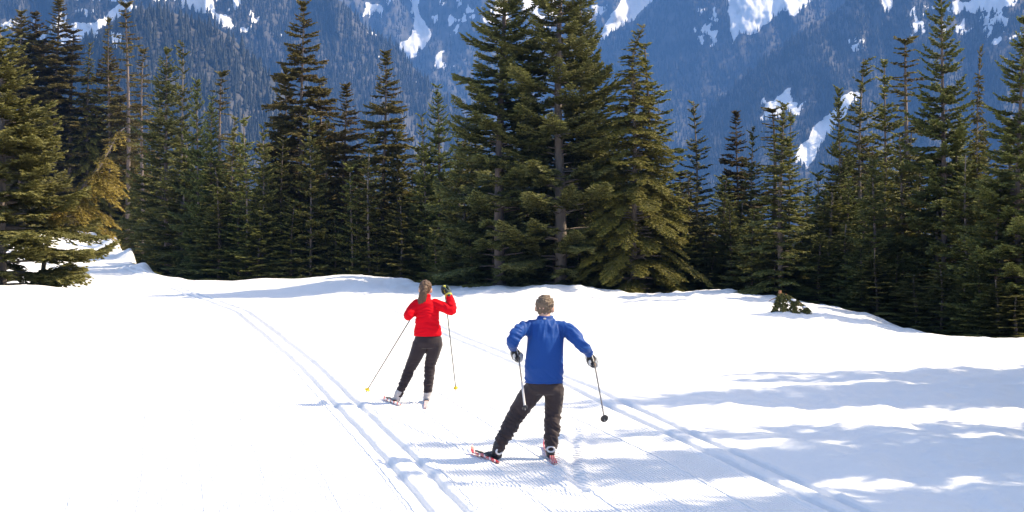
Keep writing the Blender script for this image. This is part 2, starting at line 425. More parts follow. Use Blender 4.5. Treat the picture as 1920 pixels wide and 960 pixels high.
m4 = make_mountain('side_mountain', 'wooded mountain face below a bright snowfield right of the tall firs', 1060, 2500,
    [(1060, 260), (1110, 110), (1150, 65), (1190, 35), (1230, -5), (1300, -60), (1500, -150), (2500, -250)], 2700, 3900, MM,
    [[(1338, -25), (1360, -10), (1368, 30), (1370, 60), (1374, 95), (1380, 72), (1400, 66), (1420, 55), (1445, 45), (1465, 20), (1480, 25), (1492, 38), (1510, 15), (1530, -5), (1545, -30), (1400, -40)],
     [(1326, 58), (1346, 56), (1340, 84)], [(1325, 32), (1350, 30), (1345, 42)]],
    [(1330, 45, 35, 50, .25), (1310, 15, 20, 20, .3), (1450, -60, 200, 60, -.1)], 2.5, 520, 10, 7)
far_forest(m4, 'blue forest on the mountain face below the snowfield', 30000, 10, FT, 4, (1080, 1800), 420)
m5 = make_mountain('right_mountain', 'shaded forested mountainside with scattered snow at the right', 1150, 2700,
    [(1150, 440), (1250, 335), (1330, 205), (1400, 132), (1480, 76), (1530, 38), (1600, 0), (1700, -60), (1920, -150), (2700, -260)], 2000, 2900, MM,
    [[(1492, 312), (1496, 280), (1520, 250), (1555, 215), (1580, 185), (1612, 168), (1618, 182), (1590, 205), (1570, 235), (1545, 270), (1515, 315)], [(1455, 178), (1478, 165), (1482, 190), (1500, 195), (1492, 212), (1462, 215), (1420, 225)], [(1600, 78), (1612, 74), (1610, 92), (1598, 98)],
     [(1656, -5), (1672, -5), (1668, 22), (1658, 26)], [(1725, 8), (1790, 12), (1850, -8), (1910, -8), (1900, 10), (1850, 22), (1800, 26), (1770, 22)], [(1800, 60), (1822, 50), (1840, 42), (1812, 62)], [(1855, 76), (1876, 68), (1876, 80), (1858, 84)], [(1884, 68), (1920, 62), (1920, 70), (1890, 74)], [(1705, 22), (1718, 20), (1722, 45), (1708, 36)]],
    [(1600, 85, 30, 30, .36), (1470, 195, 50, 30, .26), (1730, 60, 50, 40, .26), (1850, 30, 90, 50, .22), (1900, -90, 400, 50, .05)], 2.5, 520, 9, 8)
far_forest(m5, 'blue forest on the shaded right mountainside', 36000, 11, FT, 5, (1180, 2650), 420)

# ------------------------------------------------------------------ conifers
def trunk_mesh(name, pts, rads, mat, limbs=(), ns=9):
    V = []; Fc = []
    def tube(P, Rr, k):
        base = len(V); P = np.array(P)
        T = np.gradient(P, axis=0); T /= np.linalg.norm(T, axis=1)[:, None] + 1e-9
        for i in range(len(P)):
            t = T[i]; a = np.cross(t, (0.31, 0.95, 0.02)); a /= np.linalg.norm(a) + 1e-9; b = np.cross(t, a)
            for q in range(k):
                an = 2 * math.pi * q / k; V.append(P[i] + (a * math.cos(an) + b * math.sin(an)) * Rr[i])
        for i in range(len(P) - 1):
            for q in range(k):
                q2 = (q + 1) % k; Fc.append((base + i * k + q, base + i * k + q2, base + (i + 1) * k + q2, base + (i + 1) * k + q))
    tube(pts, rads, ns)
    for P, Rr in limbs: tube(P, Rr, 4)
    return np_mesh(name, np.array(V), np.array(Fc), mat, True)

def needles_mesh(name, mat, B, Dr, Ln, Wd, tint, sere, up=None):
    """one small needle spray (a three-sided taper) per row"""
    n = len(B); rs = np.random.RandomState(n % 9973)
    ref = np.tile(np.array([0., 0, 1]), (n, 1)); s = np.cross(Dr, ref); s /= np.linalg.norm(s, axis=1)[:, None] + 1e-6
    u = np.cross(s, Dr); rl = rs.uniform(-.7, .7, n)[:, None]
    s2 = s * np.cos(rl) + u * np.sin(rl); u2 = -s * np.sin(rl) + u * np.cos(rl)
    W = Wd[:, None]; q = B + Dr * (Ln * .22)[:, None]
    V = np.empty((n, 4, 3)); V[:, 0] = q + s2 * W; V[:, 1] = q - s2 * W; V[:, 2] = q + u2 * W * .75; V[:, 3] = B + Dr * Ln[:, None]
    V2 = V.reshape(-1, 3)
    i = np.arange(n)[:, None] * 4
    Fc = np.concatenate([i + [[0, 3, 2]], i + [[2, 3, 1]], i + [[1, 3, 0]]], 0)
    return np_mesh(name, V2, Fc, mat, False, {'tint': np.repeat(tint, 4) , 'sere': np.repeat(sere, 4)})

def norm(a): return a / (np.linalg.norm(a, axis=-1, keepdims=True) + 1e-9)

KINDS = {
 # prof: crown radius along the height (0 foot .. 1 top)
 'fir':     dict(prof=lambda t: (1 - t) ** .82 * (.62 + .38 * min(1, t * 6)), t0=.03, ws=.34, nb=7, el=.10, droop=.30, up=.24, tw=.34, sp=.085, w=0.034, gap=.10, lead=.05, tl=0.143),
 'firb':    dict(prof=lambda t: (1 - t) ** .75 * (.55 + .45 * min(1, t * 4)), t0=.04, ws=.40, nb=7, el=.18, droop=.34, up=.30, tw=.40, sp=.08, w=0.030, gap=.14, lead=.04, tl=0.156),
 'hemlock': dict(prof=lambda t: (1 - t) ** .95, t0=.02, ws=.23, nb=7, el=.22, droop=.48, up=.0, tw=.34, sp=.075, w=0.021, gap=.08, lead=.07, tl=0.130),
 'old':     dict(prof=lambda t: (.35 + .65 * min(1, (1 - t) * 2.2)) * (1 - t ** 9), t0=.10, ws=.31, nb=6, el=.05, droop=.36, up=.16, tw=.46, sp=.08, w=.036, gap=.22, lead=.01, tl=0.130),
 'oldthin': dict(prof=lambda t: (.40 + .6 * min(1, (1 - t) * 2.6)) * (1 - t ** 12), t0=.12, ws=.31, nb=5, el=-.05, droop=.30, up=.10, tw=.40, sp=.09, w=0.032, gap=.42, lead=.01, tl=0.117),
 'young':   dict(prof=lambda t: (1 - t) ** .8, t0=.02, ws=.27, nb=6, el=.26, droop=.26, up=.10, tw=.36, sp=.08, w=0.031, gap=.10, lead=.13, tl=0.130),
 'spindle': dict(prof=lambda t: (1 - t) ** .68, t0=.03, ws=.28, nb=6, el=.20, droop=.22, up=.12, tw=.36, sp=.08, w=0.03, gap=.18, lead=.15, tl=0.130),
}
MATS = {'fir': 'fir', 'firb': 'firgrey', 'hemlock': 'hemlock', 'old': 'old', 'oldthin': 'old', 'young': 'young', 'spindle': 'young'}

def sprays(branches, k, rs):
    """branches: list of (P0, dir_h, L, el, droop, up, sere, dens) -> arrays of needle sprays"""
    B = []; Dd = []; Ln = []; T = []; Se = []
    for (P0, hd, L, el, dr, up, sere, s0) in branches:
        n = max(3, int(L / k['sp'])); s = np.linspace(s0, 1, n); s = np.clip(s + rs.uniform(-.4, .4, n) / n, 0, 1)
        side = np.array([-hd[1], hd[0], 0.])
        C = P0 + np.outer(L * s, hd); C[:, 2] += L * (el * s - dr * s ** 2 + up * s ** 3)
        tz = el - 2 * dr * s + 3 * up * s ** 2
        Tn = norm(np.stack([hd[0] + 0 * s, hd[1] + 0 * s, tz], 1))
        shape = np.minimum(.30 + .9 * np.sin(np.pi * np.clip(s, 0, 1) ** .8) , 1) 
        tl = np.clip(L * k['tw'] * shape * rs.uniform(.6, 1.15, n), .06, .55)
        tl = np.minimum(tl, (1 - s) * L * 1.0 + .10)
        for sg in (-1, 1):
            an = np.radians(rs.uniform(38, 62, n)) * (1 - .45 * s)
            d = norm(Tn * np.cos(an)[:, None] + sg * side * np.sin(an)[:, None] + np.stack([0 * s, 0 * s, rs.uniform(-.22, .16, n) - dr * .25], 1))
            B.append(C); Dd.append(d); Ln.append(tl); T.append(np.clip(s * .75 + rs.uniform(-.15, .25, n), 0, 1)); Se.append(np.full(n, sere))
        B.append(C[-1:]); Dd.append(Tn[-1:]); Ln.append(np.array([.14])); T.append(np.array([1.])); Se.append(np.array([sere]))
    B = np.concatenate(B); Dd = np.concatenate(Dd); Ln = np.concatenate(Ln); T = np.concatenate(T); Se = np.concatenate(Se)
    # side sprays on each twig
    oB = []; oD = []; oL = []; oT = []; oS = []; step = .10
    mx = int(np.ceil(Ln.max() / step))
    for q in range(mx):
        pos = q * step; mk = Ln > pos + .02
        b = B[mk] + Dd[mk] * pos; d = Dd[mk]; t = T[mk]; rem = Ln[mk] - pos
        sd_ = norm(np.cross(d, np.tile([0., 0, 1], (len(d), 1))))
        fr = np.clip(pos / np.maximum(Ln[mk], .01), 0, 1)
        for sg in (-1, 1):
            a = rs.uniform(.45, .95, len(d))[:, None]
            dd = norm(d * np.cos(a) + sg * sd_ * np.sin(a) + np.stack([0 * fr, 0 * fr, rs.uniform(-.15, .35, len(d))], 1))
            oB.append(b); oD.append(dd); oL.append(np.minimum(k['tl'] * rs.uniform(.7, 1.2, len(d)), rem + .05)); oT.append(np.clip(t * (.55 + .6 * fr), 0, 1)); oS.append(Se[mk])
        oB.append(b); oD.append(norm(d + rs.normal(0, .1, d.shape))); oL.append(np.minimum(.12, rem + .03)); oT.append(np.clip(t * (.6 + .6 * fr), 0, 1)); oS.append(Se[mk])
    oB = np.concatenate(oB); oD = np.concatenate(oD); oL = np.concatenate(oL); oT = np.concatenate(oT); oS = np.concatenate(oS)
    W = k['w'] * rs.uniform(.75, 1.25, len(oB))
    return oB, oD, oL, W, oT, oS

def conifer_arch(kind, seed, H, Rd, pale=False, mat=None, lean=0.0, hook=0.0, bare=None, over=None):
    """returns (trunk mesh, crown mesh, H, Rd)"""
    k = dict(KINDS[kind]); k.update(over or {}); rs = np.random.RandomState(seed)
    nz = 26; hh = np.linspace(0, 1, nz)
    wob = .012 * H
    ax = np.stack([wob * np.sin(hh * 5 + seed) * hh + lean * H * hh ** 2 + hook * np.clip(hh - .86, 0, 1) ** 1.5 * H * 2, wob * np.cos(hh * 4 + seed * 2) * hh, hh * H], 1)
    r0 = {'firb': .0165, 'fir': .011, 'hemlock': .012, 'old': .009, 'oldthin': .0085}.get(kind, .0056) * H + .008
    rad = r0 * (1 - hh) ** .8 + .012; rad[0] *= 1.3
    axis = lambda t: np.array([np.interp(t, hh, ax[:, c]) for c in range(3)])
    br = []; limbs = []
    t = k['t0']
    while t < 1 - k['lead']:
        nb = k['nb'] + 1; off = rs.uniform(0, 6.28)
        rem = 1 - t
        clump = .82 + .36 * rs.rand()
        for b in range(nb):
            gp = k['gap']
            if rs.rand() < gp: continue
            a = off + b * 2 * math.pi / nb + rs.uniform(-.35, .35)
            tt = min(.995, t + rs.uniform(-.35, .35) * k['ws'] / H)
            L = max(.10, Rd * k['prof'](tt)) * rs.uniform(.72, 1.18) * clump
            if rs.rand() < .05: L *= 1.22
            hd = np.array([math.cos(a), math.sin(a), 0.]); P0 = axis(tt)
            el = k['el'] + .30 * tt ** 3 + rs.uniform(-.10, .12); dr = k['droop'] * rs.uniform(.7, 1.3) * (1.15 - .6 * tt); up = k['up'] * rs.uniform(.7, 1.3)
            sere = float(rs.rand() ** 2 * (0.5 + .9 * tt))
            br.append((P0, hd, L, el, dr, up, sere, (.20 if tt > .35 else .34) if tt < .9 else .08))
            if L > .25:
                s = np.linspace(0, .9, 6); C = P0 + np.outer(L * s, hd); C[:, 2] += L * (el * s - dr * s ** 2 + up * s ** 3)
                limbs.append((C, (.006 + .010 * L) * (1 - s * .85)))
        t += k['ws'] / H * rs.uniform(.75, 1.25) * (.62 + .5 * rem)
    # leader with short stubs
    for q in range(10):
        tt = 1 - k['lead'] * rs.rand(); a = rs.uniform(0, 6.28); hd = np.array([math.cos(a), math.sin(a), 0.])
        br.append((axis(tt), hd, rs.uniform(.07, .15), .7, .1, 0, .2, .1))
    B, D_, L_, W, T, Se = sprays(br, k, rs)
    # dense young sprays up the leader
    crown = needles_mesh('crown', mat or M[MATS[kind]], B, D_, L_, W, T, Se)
    trunk = trunk_mesh('trunk', ax, rad, M['bark_pale' if pale else 'bark'], limbs)
    return trunk, crown, H, Rd

ARCH = {
 'fir': [conifer_arch('fir', 11, 9.5, 2.1), conifer_arch('fir', 12, 9.5, 2.3), conifer_arch('fir', 13, 8.0, 1.9)],
 'firb': [conifer_arch('firb', 21, 10.5, 2.8, True), conifer_arch('firb', 22, 10.5, 2.6)],
 'hemlock': [conifer_arch('hemlock', 31, 8.2, 2.4, True, hook=.5), conifer_arch('hemlock', 32, 8.0, 1.8, hook=-.3)],
 'old': [conifer_arch('old', 41, 10.5, 1.5), conifer_arch('old', 42, 10.5, 1.25), conifer_arch('old', 43, 9.0, 1.7)],
 'oldthin': [conifer_arch('oldthin', 51, 10.5, .75), conifer_arch('oldthin', 52, 9.5, .65)],
 'young': [conifer_arch('young', 61, 6.0, 1.2, True), conifer_arch('young', 62, 6.5, 1.1), conifer_arch('young', 63, 5.2, .95, True)],
 'spindle': [conifer_arch('spindle', 71, 7.0, .8, True), conifer_arch('spindle', 72, 6.0, .65, True)],
}
NAME = {'fir': 'fir_tree', 'firb': 'fir_tree', 'hemlock': 'hemlock_tree', 'old': 'old_conifer', 'oldthin': 'old_conifer', 'young': 'young_conifer', 'spindle': 'young_conifer'}
trs = random.Random(5)
def plant(kind, var, X, Y, H, Rd, label, group, rot=None, sink=.12, tilt=0.0, cat='conifer'):
    tk, cr, H0, R0 = ARCH[kind][var % len(ARCH[kind])]
    e = bpy.data.objects.new(NAME[kind], None); COL.objects.link(e); e.empty_display_size = .3
    e.location = (X, Y, gz(X, Y) - sink); e.rotation_euler = (0, tilt, trs.uniform(0, 6.28) if rot is None else rot)
    e.scale = (Rd / R0, Rd / R0, H / H0)
    tag(e, label, cat, group)
    link('trunk', tk, e); link('crown', cr, e)
    return e
CRD = [(-100, 104), (232, 104), (262, 94), (292, 80), (330, 64), (400, 57.5), (480, 57), (650, 57), (820, 54.5), (870, 48.2), (950, 46.6), (1030, 45.8), (1130, 45.3), (1350, 44.8), (1440, 42.3), (1540, 41), (1700, 38), (1920, 34), (2100, 33)]
def crd(x): return float(np.interp(x, [c[0] for c in CRD], [c[1] for c in CRD]))
def tree(px, ytop, D, kind, var, rpx, label, group=None, rot=None, tilt=0.0):
    k0 = crd(px)
    if D < k0 + .3: D = k0 + 1 + (D % 3)
    elif px < 330: D = max(D, k0 + (D % 7) * 1.5)
    if kind in ('old', 'oldthin', 'young', 'spindle', 'fir') and rpx < 120: rpx *= 1.16
    if px > 1540 and kind in ('young', 'spindle', 'oldthin'): rpx *= 1.2
    X = (px - 960) / F * D; H = zat(ytop, D) - (gz(X, D) - .12)
    return plant(kind, var, X, D, H, rpx / F * D, label, group, rot, tilt=tilt)

G1 = 'conifers edging the clearing'
# --- left stand, back row of old trees
tree(38, 22, 60, 'old', 2, 62, 'dark old conifer at the far left, just right of the big pale fir leader', G1)
tree(72, 28, 58, 'old', 0, 58, 'dark conifer with a rounded top, just left of the tallest tree of the left stand', G1)
tree(104, 3, 63, 'old', 1, 55, 'tallest dark old conifer of the left stand, against the snow patches', G1)
tree(133, 60, 66, 'oldthin', 1, 40, 'sparse conifer right behind the tallest dark tree of the left stand', G1)
tree(165, 82, 54, 'hemlock', 1, 62, 'broad tree with yellowish brown foliage and a blunt top in the left stand', G1)
tree(205, 92, 56, 'old', 2, 55, 'brownish conifer with clumped branches beside the yellowish blunt topped tree', G1)
tree(206, 38, 72, 'oldthin', 0, 20, 'almost bare thin snag sticking up in front of the snowy hill at the left', G1)
tree(239, 10, 68, 'oldthin', 1, 34, 'tall ragged snag with a bare lower stem, left of the hill with dense forest', G1)
tree(269, 95, 64, 'oldthin', 0, 30, 'short topped ragged snag just right of the tall ragged snag', G1)
tree(312, 88, 49, 'fir', 1, 92, 'full dark green fir with a fine leader, right of the leaning yellow tree', G1)
tree(341, 80, 53, 'spindle', 0, 40, 'slim conifer with a long bare leader right behind the full dark green fir', G1)
tree(371, 150, 55, 'fir', 2, 60, 'narrow olive conifer to the right of the full dark fir', G1)
tree(398, 185, 53, 'fir', 0, 58, 'dark pointed conifer with its top below the club topped snag', G1)
tree(417, 140, 66, 'oldthin', 1, 32, 'club topped dark snag standing alone against the blue forest hill', G1)
tree(436, 222, 52, 'young', 1, 52, 'slender young conifer with a pale stem left of the open blue gap', G1)
tree(462, 214, 58, 'spindle', 1, 34, 'thin young tree with bare tip in the low gap between snag and tall brown tree', G1)
tree(492, 240, 54, 'young', 0, 48, 'young conifer in the low gap, nearest to the tall brown tree on its left', G1)
tree(470, 382, 51, 'young', 2, 30, 'small pale green sapling low at the snow edge with spaced out whorls', G1)
tree(528, 262, 52, 'young', 1, 46, 'light green young conifer in front of the foot of the tall brown tree', G1)
# --- tall brown tree group
tree(566, 10, 62, 'old', 0, 66, 'tall ragged brownish conifer standing high above its neighbours at left centre', G1)
tree(536, 130, 64, 'old', 2, 44, 'dark conifer tucked under the left flank of the tall ragged brownish one', G1)
tree(606, 150, 64, 'oldthin', 0, 38, 'thin brown conifer just right of the tall ragged brownish one', G1)
tree(643, 162, 60, 'old', 1, 50, 'brown round topped conifer midway between the two tall narrow trees', G1)
tree(582, 215, 51, 'young', 0, 56, 'light stemmed young conifer directly below the tall ragged brownish tree', G1)
tree(612, 228, 53, 'young', 1, 50, 'olive young conifer below the brown round topped tree', G1)
tree(592, 380, 50, 'hemlock', 1, 42, 'low brownish olive conifer at the snow edge beneath the tall brown tree', G1)
tree(660, 310, 51, 'young', 2, 46, 'small olive conifer with a dead looking tip at the snow edge', G1)
tree(718, 100, 59, 'old', 1, 50, 'tall narrow dark conifer with tiered branches, left of the big pair of firs', G1)
tree(694, 250, 54, 'spindle', 0, 42, 'slim young conifer left of the white stemmed one', G1)
tree(747, 240, 50, 'young', 0, 60, 'young conifer with a long whitish bare stem, under the tall narrow dark tree', G1)
tree(820, 163, 53, 'fir', 0, 78, 'mid sized fir with a pointed top left of the two giant firs', G1)
tree(795, 215, 57, 'young', 1, 44, 'pale topped conifer just left of the mid sized pointed fir', G1)
tree(872, 260, 48.3, 'young', 0, 62, 'olive conifer with a white stem standing before the left giant fir', G1)
# --- the giants
tree(938, -95, 47.2, 'firb', 1, 152, 'giant dark fir with its top out of the picture, left one of the central pair', G1, rot=1.0)
tree(1052, -130, 46.4, 'firb', 0, 178, 'giant fir with a thick bare lower trunk, right one of the central pair', G1, rot=0.4)
tree(1088, -40, 48.6, 'firb', 1, 110, 'tall fir rising close behind the giant fir with the thick trunk', G1, rot=2.2)
tree(1188, 48, 45.5, 'hemlock', 0, 140, 'broad yellow green hemlock with a hooked tip, right of the central giants', G1, rot=0.0)
tree(1216, 85, 49, 'young', 1, 90, 'narrow conifer with a straight tip close behind the hooked hemlock', G1)
tree(1303, 190, 52, 'spindle', 0, 44, 'very thin tiered conifer alone right of the broad yellow green hemlock', G1)
tree(1292, 330, 47, 'young', 1, 58, 'low olive conifer at the right skirt of the hooked hemlock', G1)
# --- right stand
tree(1384, 213, 52, 'old', 1, 40, 'dark conifer with drooping tiers, first top left of the open snow slope', G1)
tree(1410, 240, 50, 'spindle', 0, 36, 'dark thin conifer between the drooping one and the flat topped one', G1)
tree(1446, 208, 50, 'oldthin', 1, 44, 'flat topped dark conifer behind the light green tree with skirts on the snow', G1)
ARCH['skirt'] = [conifer_arch('fir', 91, 7.0, 1.5, True, mat=M['young'], over=dict(ws=.30, el=.16, droop=.44, up=.22, lead=.10, gap=.08, prof=lambda t: (1 - t) ** 1.05, t0=.01))]; NAME['skirt'] = 'young_conifer'
tree(1464, 196, 42.6, 'skirt', 0, 92, 'light green conifer whose lower skirts rest on the snow beside the buried bush', G1)
tree(1481, 205, 50, 'spindle', 1, 34, 'thin tiered conifer just right of the light green tree with skirts', G1)
tree(1358, 330, 47, 'young', 1, 55, 'low conifer left of the light green tree with skirts on the snow', G1)
tree(1530, 325, 46, 'young', 2, 50, 'small dull conifer in front of the open snow slope', G1)
tree(1573, 165, 45, 'fir', 2, 62, 'conifer with a long bare reddish leader, right of the open snow slope', G1)
tree(1618, 110, 46, 'spindle', 0, 52, 'narrow conifer with a double tip, right of the one with the bare leader', G1)
tree(1660, 118, 47, 'young', 1, 62, 'tall fine tipped conifer left of the dark umbrella topped one', G1)
tree(1703, 78, 52, 'oldthin', 1, 42, 'dark conifer with an umbrella shaped top behind the tall right fir', G1)
tree(1770, -22, 41, 'fir', 0, 128, 'tallest fir of the right stand with open tiered top', G1, rot=0.8)
tree(1832, 92, 47, 'hemlock', 1, 62, 'brownish conifer with a drooping outline, right of the tallest right fir', G1)
tree(1640, 300, 41, 'fir', 2, 70, 'dark green conifer filling the front row left of the tallest right fir', G1)
tree(1690, 250, 42, 'young', 1, 66, 'olive conifer in the front row just left of the tallest right fir', G1)
tree(1815, 290, 39, 'young', 0, 70, 'olive conifer with a thin pale stem in front of the brownish drooping one', G1)
tree(1912, 28, 36.5, 'fir', 1, 118, 'large fir with visible trunk cut by the right edge of the picture', G1, rot=2.0)
tree(1872, 330, 36.5, 'young', 1, 70, 'low conifer at the foot of the large fir at the right edge', G1)
# --- thicket fillers, one shared description per stretch
SIL = [(-60, 120), (150, 160), (250, 190), (340, 190), (440, 270), (520, 300), (600, 260), (680, 290), (760, 300), (830, 250), (900, 200), (1100, 200), (1230, 275), (1300, 325), (1340, 350), (1400, 320), (1500, 365), (1560, 290), (1650, 230), (1800, 220), (1980, 200)]
MARKS = [(5, 'the near pale fir'), (72, 'the round topped dark left tree'), (105, 'the tallest dark left tree'), (165, 'the yellowish blunt topped tree'), (239, 'the tall ragged left snag'),
         (312, 'the full dark fir'), (371, 'the narrow olive conifer'), (417, 'the club topped snag'), (470, 'the small pale sapling'), (528, 'the light green young conifer'), (566, 'the tall ragged brownish conifer'), (612, 'the olive young conifer'),
         (643, 'the brown round topped conifer'), (718, 'the narrow tiered conifer'), (772, 'the gap by the pointed fir'), (820, 'the mid sized pointed fir'), (880, 'the skirts of the left giant'), (938, 'the left giant fir'), (1000, 'the gap between the giants'), (1052, 'the thick trunked giant fir'), (1115, 'the gap beside the hooked hemlock'), (1188, 'the hooked hemlock'),
         (1250, 'the skirts of the hooked hemlock'), (1303, 'the very thin tiered conifer'), (1384, 'the drooping dark conifer'), (1446, 'the flat topped dark conifer'), (1500, 'the half buried bush'), (1540, 'the open snow slope'), (1573, 'the conifer with bare leader'), (1618, 'the double tipped conifer'),
         (1660, 'the fine tipped tall conifer'), (1703, 'the umbrella topped conifer'), (1770, 'the tallest right fir'), (1832, 'the brownish drooping conifer'), (1875, 'the gap by the right edge fir'), (1912, 'the right edge fir'), (1975, 'the right picture edge')]
TONE = {'fir': 'dark green', 'young': 'olive', 'hemlock': 'yellowish', 'old': 'brownish'}
FILL = []
def filler(px, D, yt, kinds, row, rl=48, rh=78):
    k = trs.choice(kinds); lm = min(MARKS, key=lambda m: abs(m[0] - px))[1]
    FILL.append([TONE[k] + ' ' + row + ' ' + lm.replace('the skirts of ', ''), px, D, yt, k, trs.randrange(3), trs.uniform(rl, rh)])
sil = lambda x: float(np.interp(x, [c[0] for c in SIL], [c[1] for c in SIL]))
x = -50
while x < 1985:
    filler(x, crd(x) + trs.uniform(2.5, 6), sil(x) + trs.uniform(20, 130), ['fir', 'young', 'young', 'hemlock', 'fir'], 'mid height conifer crowded in at', 60, 100); x += trs.uniform(26, 44)
x = -60
while x < 1985:
    filler(x, crd(x) + trs.uniform(9, 20), sil(x) + trs.uniform(-10, 60), ['fir', 'old', 'fir', 'young'], 'conifer in the back row at', 58, 96); x += trs.uniform(32, 50)
# low growth just behind the snow crest
x = -50
while x < 1985:
    yc = float(np.interp(x, [330, 650, 850, 1030, 1350, 1540, 1700, 1920], [523, 512, 535, 528, 540, 573, 615, 630]))
    if 120 < x < 288: x += 20; continue
    filler(x, crd(x) + trs.uniform(.6, 2.2), (yc if x > 300 else 470) - trs.uniform(60, 170), ['fir', 'young'], 'low conifer at snow edge by', 50, 74); x += trs.uniform(26, 46)
from collections import defaultdict
same = defaultdict(list)
for f in FILL: same[f[0]].append(f)
for lab, fs in same.items():
    fs.sort(key=lambda f: f[1])
    for i, f in enumerate(fs):
        lb = lab
        if len(fs) > 1: lb += ', ' + (('left', 'right') if len(fs) == 2 else ('leftmost', 'second', 'third', 'fourth', 'fifth', 'sixth'))[i] + ' one'
        tree(f[1], f[3], f[2], f[4], f[5], f[6], lb, 'conifers crowded in the thicket')
# trees beyond the right edge whose shade falls across the clearing
OFF = 'tall conifers beyond the right edge'
for n_, (X, Y, H, Rd, k, v) in enumerate(((13.2, 24.3, 9.9, 1.9, 'fir', 0), (11.6, 21.5, 10.8, 1.6, 'fir', 1), (15.5, 22.8, 14.9, 1.3, 'old', 0), (16.5, 25.8, 13.0, 1.7, 'fir', 2),
                            (12.0, 18.9, 12.6, .75, 'oldthin', 1), (13.6, 17.4, 14.2, 1.2, 'old', 0), (11.3, 16.4, 11.8, 1.6, 'fir', 1), (13.5, 15.1, 13.0, 2.0, 'fir', 1), (12.5, 13.3, 13.5, 2.2, 'firb', 0), (10.6, 14.0, 11.4, 1.8, 'fir', 2))):
    lab_ = 'tall conifer shading the snow beyond the right edge, ' + ('farthest from the skiers', 'behind the farthest pair', 'slim one of the far three', 'highest of the far four', 'slim one of the middle', 'beside the near pair', 'at the near bend', 'stout one of the middle', 'broadest of all', 'nearest to the trail')[n_]
    plant(k, v, X, Y, H, Rd, lab_, OFF)

# --- near fir at the left edge and the leaning yellow tree
ARCH['near'] = [conifer_arch('firb', 81, 5.2, 1.95, True, mat=M['nearfir'], over=dict(ws=.26, nb=9, w=.026, sp=.055, tl=.11, gap=.10, droop=.36, el=.14, up=.28, tw=.40, lead=.07, t0=.05, prof=lambda t: (1 - t) ** .78))]
NAME['near'] = 'fir_tree'
ND = 32.6; X = (2 - 960) / F * ND; zb = gz(X, ND) - .25
plant('near', 0, X, ND, zat(55, ND) - zb, 2.3, 'near pale green fir spreading over the snow at the left edge', G1, rot=0.9, sink=.25)

def leaning_tree():
    rs = np.random.RandomState(3); D = 33.8
    pts_px = [(88, 452), (104, 420), (122, 396), (150, 350), (178, 312), (197, 275), (208, 252), (216, 243), (222, 238)]
    e = bpy.data.objects.new('hemlock_tree', None); COL.objects.link(e)
    P = np.array([((a - 960) / F * D, D + .004 * (a - 90), zat(b, D)) for a, b in pts_px])
    foot = P[0].copy(); gzz = gz(foot[0] - .15, D); foot = np.array([foot[0] - .15, D, gzz - .1])
    P = np.vstack([foot, P]); e.location = foot; P = P - foot
    n = len(P); rad = np.linspace(.055, .010, n)
    k = dict(KINDS['hemlock']); k.update(w=.0135, sp=.055, tw=.42, tl=.085)
    br = []; limbs = []
    L0 = np.concatenate([[0], np.cumsum(np.linalg.norm(np.diff(P, axis=0), axis=1))]); tot = L0[-1]
    for q in range(64):
        s = rs.uniform(.40, .985); p = np.array([np.interp(s * tot, L0, P[:, c]) for c in range(3)])
        a = rs.uniform(0, 6.28); hd = np.array([math.cos(a) , math.sin(a), 0.]); 
        if s > .75 and rs.rand() < .35: continue
        L = (1.08 - s) * 1.5 * rs.uniform(.5, 1.1) + .14
        if hd[0] < -.2: L *= .5
        br.append((p, hd, L, .16, .62, 0.0, .3, .18))
        ss = np.linspace(0, .9, 6); C = p + np.outer(L * ss, hd); C[:, 2] += L * (.16 * ss - .62 * ss ** 2); limbs.append((C, (.005 + .008 * L) * (1 - ss * .8)))
    ar = sprays(br, k, rs)
    link('trunk', trunk_mesh('trunk', P, rad, M['bark_pale'], limbs), e)
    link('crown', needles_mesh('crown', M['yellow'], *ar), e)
    tag(e, 'small yellow needled tree with a bent stem leaning right over the ski trail', 'conifer', G1)
leaning_tree()

